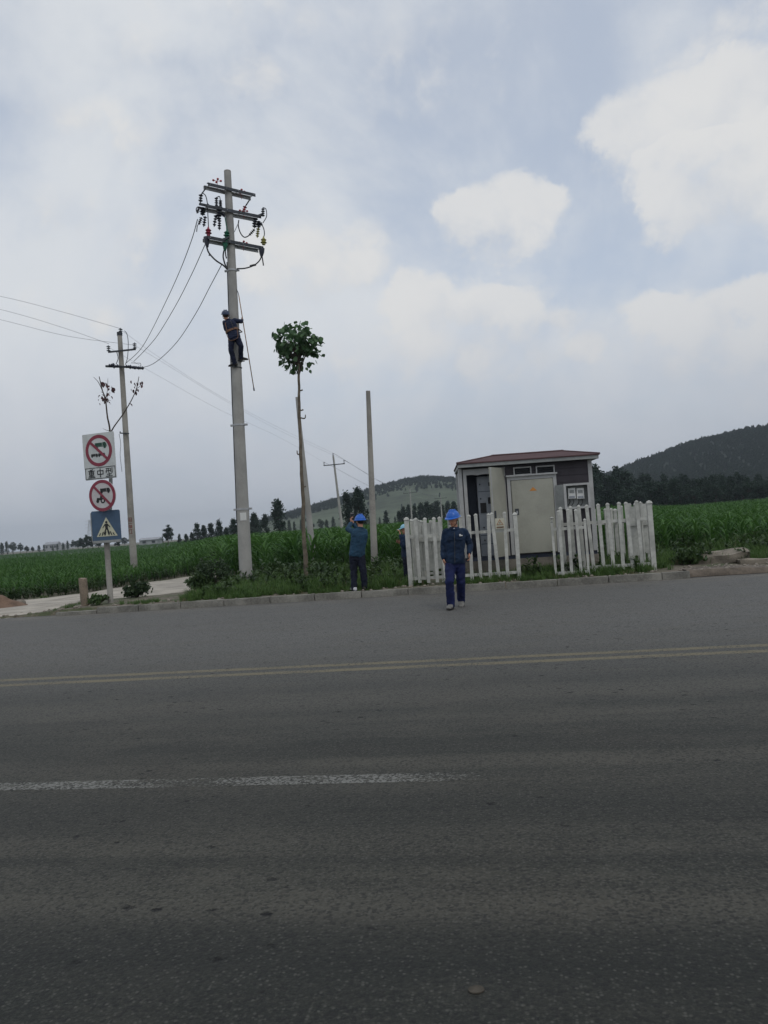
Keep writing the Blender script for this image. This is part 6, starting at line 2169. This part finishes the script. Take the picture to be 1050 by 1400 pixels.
def climber():
    Y = PY - .30
    def q(x, y, dy=0): return at(295 + x / 11.2, 415 + y / 11.2, Y + dy)
    J = dict(head=q(150, 185, .0), neck=q(195, 262, .0), sh_l=q(140, 292, -.03), sh_r=q(285, 262, .0), el_l=q(155, 395, .0), wr_l=q(215, 385, .18), el_r=q(385, 275, .06), wr_r=q(405, 255, .28),
             hip=q(280, 505, -.03), hip_l=q(240, 525, -.02), hip_r=q(325, 520, -.02), kn_l=q(232, 710, -.02), kn_r=q(385, 655, .0), an_l=q(290, 905, .12), an_r=q(385, 815, .20))
    c = pole_axis(J['hip'].z)
    face = dict(body=V((.12, 1, 0)).normalized(), head=V((-.25, .9, .25)), hand_r=(V((.0, .8, .35)), V((-1, .2, 0)), V((0, 0, 1)), .8), hand_l=(V((.8, .6, .2)), V((.1, 1, 0)), V((0, 0, 1)), .6))
    def extra(t, jk, k_):
        b = MB()
        w = J['hip'].lerp(J['neck'], .36)
        b.loft([ell_ring(w - k_['up'] * .028, .190, .150, k_['rt'], k_['fwd'], 24), ell_ring(w + k_['up'] * .028, .190, .150, k_['rt'], k_['fwd'], 24)])
        bl = b.build('tool_belt', M_BELT, t, smooth=40)
        b = MB(); ax_ = pole_axis(w.z); r = pole_r(w.z) + .05
        b.tube([w + k_['rt'] * .18, ax_ + V((r + .03, -.05, .02)), ax_ + V((0, r + .05, .06)), ax_ + V((-r - .03, -.05, .02)), w - k_['rt'] * .18], .016, 6); b.build('safety_rope', M_BELT, bl)
        for s in (-1, 1):
            b = MB(); b.tube(curve_pts([w + k_['rt'] * s * .10 - k_['fwd'] * .148, J['hip'].lerp(J['neck'], .8) + k_['rt'] * s * .085 - k_['fwd'] * .138, J['neck'] + k_['rt'] * s * .075 - k_['up'] * .02], 6), .010, 6); b.build('shoulder_strap', M_BELT if s < 0 else M_DSTEEL, bl)
            b = MB(); b.tube(curve_pts([w + k_['rt'] * s * .17 - k_['fwd'] * .06, J['hip'] + k_['rt'] * s * .13 - k_['fwd'] * .125 - k_['up'] * .09, J['hip'] - k_['fwd'] * .13 - k_['up'] * .14], 6), .008, 6); b.build('leg_strap', M_BELT, bl)
        # climbing irons: hooped round the pole under each shoe
        for s in 'lr':
            a = J['an_' + s] - V((0, 0, .10)); ax_ = pole_axis(a.z); r = pole_r(a.z) + .012
            b = MB()
            b.beam(a + V((-.06, -.06, -.012)), a + V((.06, .10, -.012)), .09, .016)
            a0 = math.atan2(a.y - ax_.y, a.x - ax_.x)
            b.tube([a + V((0, .03, -.015))] + [ax_ + V((r * math.cos(a0 + u), r * math.sin(a0 + u), -.02)) for u in [.25 + i * .45 for i in range(11)]], .011, 6)
            b.build('climbing_iron', M_DSTEEL, t)
    person('person', V((J['hip'].x, J['hip'].y, J['hip'].z - .8)), 'person in dark helmet and tan belt clinging high on the pole', J, None, face, dict(jacket=plain('climber_navy', (.009, .016, .045), .8, .3, 8, bmp=.25), trousers=plain('climber_trousers', (.007, .012, .038), .8, .3, 8, bmp=.25), shoe=M_DSHOE), helmet=M_DHELM, seed=13,
           shoe_dirs=dict(l=V((-.8, .25, 0)), r=V((.85, .3, 0))), extra=extra)
    # the rod hanging beside him
    a, b_ = at(326.5, 404, PY - .05), at(347, 531, PY - .15)
    t = thing('operating_rod', b_, 'long thin brown rod hanging beside the climbing person', 'rod')
    MB().tube([a, b_], .013, 8).build('rod', M_ROD, t, smooth=True)
    d = (b_ - a).normalized()
    MB().tube([b_ - d * .02, b_ + d * .07], .020, 8).build('end_cap', M_DSTEEL, t, smooth=True)
    MB().tube(curve_pts([a - d * .25 + V((-.06, 0, 0)), a - d * .10 + V((-.01, 0, 0)), a], 5), .010, 6).build('hook', M_DSTEEL, t, smooth=True)
climber()

# ------------------------------------------------------------------ the air
def haze():
    b = MB(); b.bbox((-3400, -2700, -3), (3400, 3900, 120))
    m = bpy.data.materials.new('haze'); m.use_nodes = True
    k = NT(m.node_tree)
    out = k.n('ShaderNodeOutputMaterial'); v = k.n('ShaderNodeVolumePrincipled')
    v.inputs['Color'].default_value = (.82, .90, .98, 1)
    v.inputs['Density'].default_value = .00024
    v.inputs['Anisotropy'].default_value = .2
    k.t.links.new(v.outputs[0], out.inputs['Volume'])
    tag(b.build('haze', m), 'thin pale haze filling the air over the fields', None, kind='stuff')
haze()
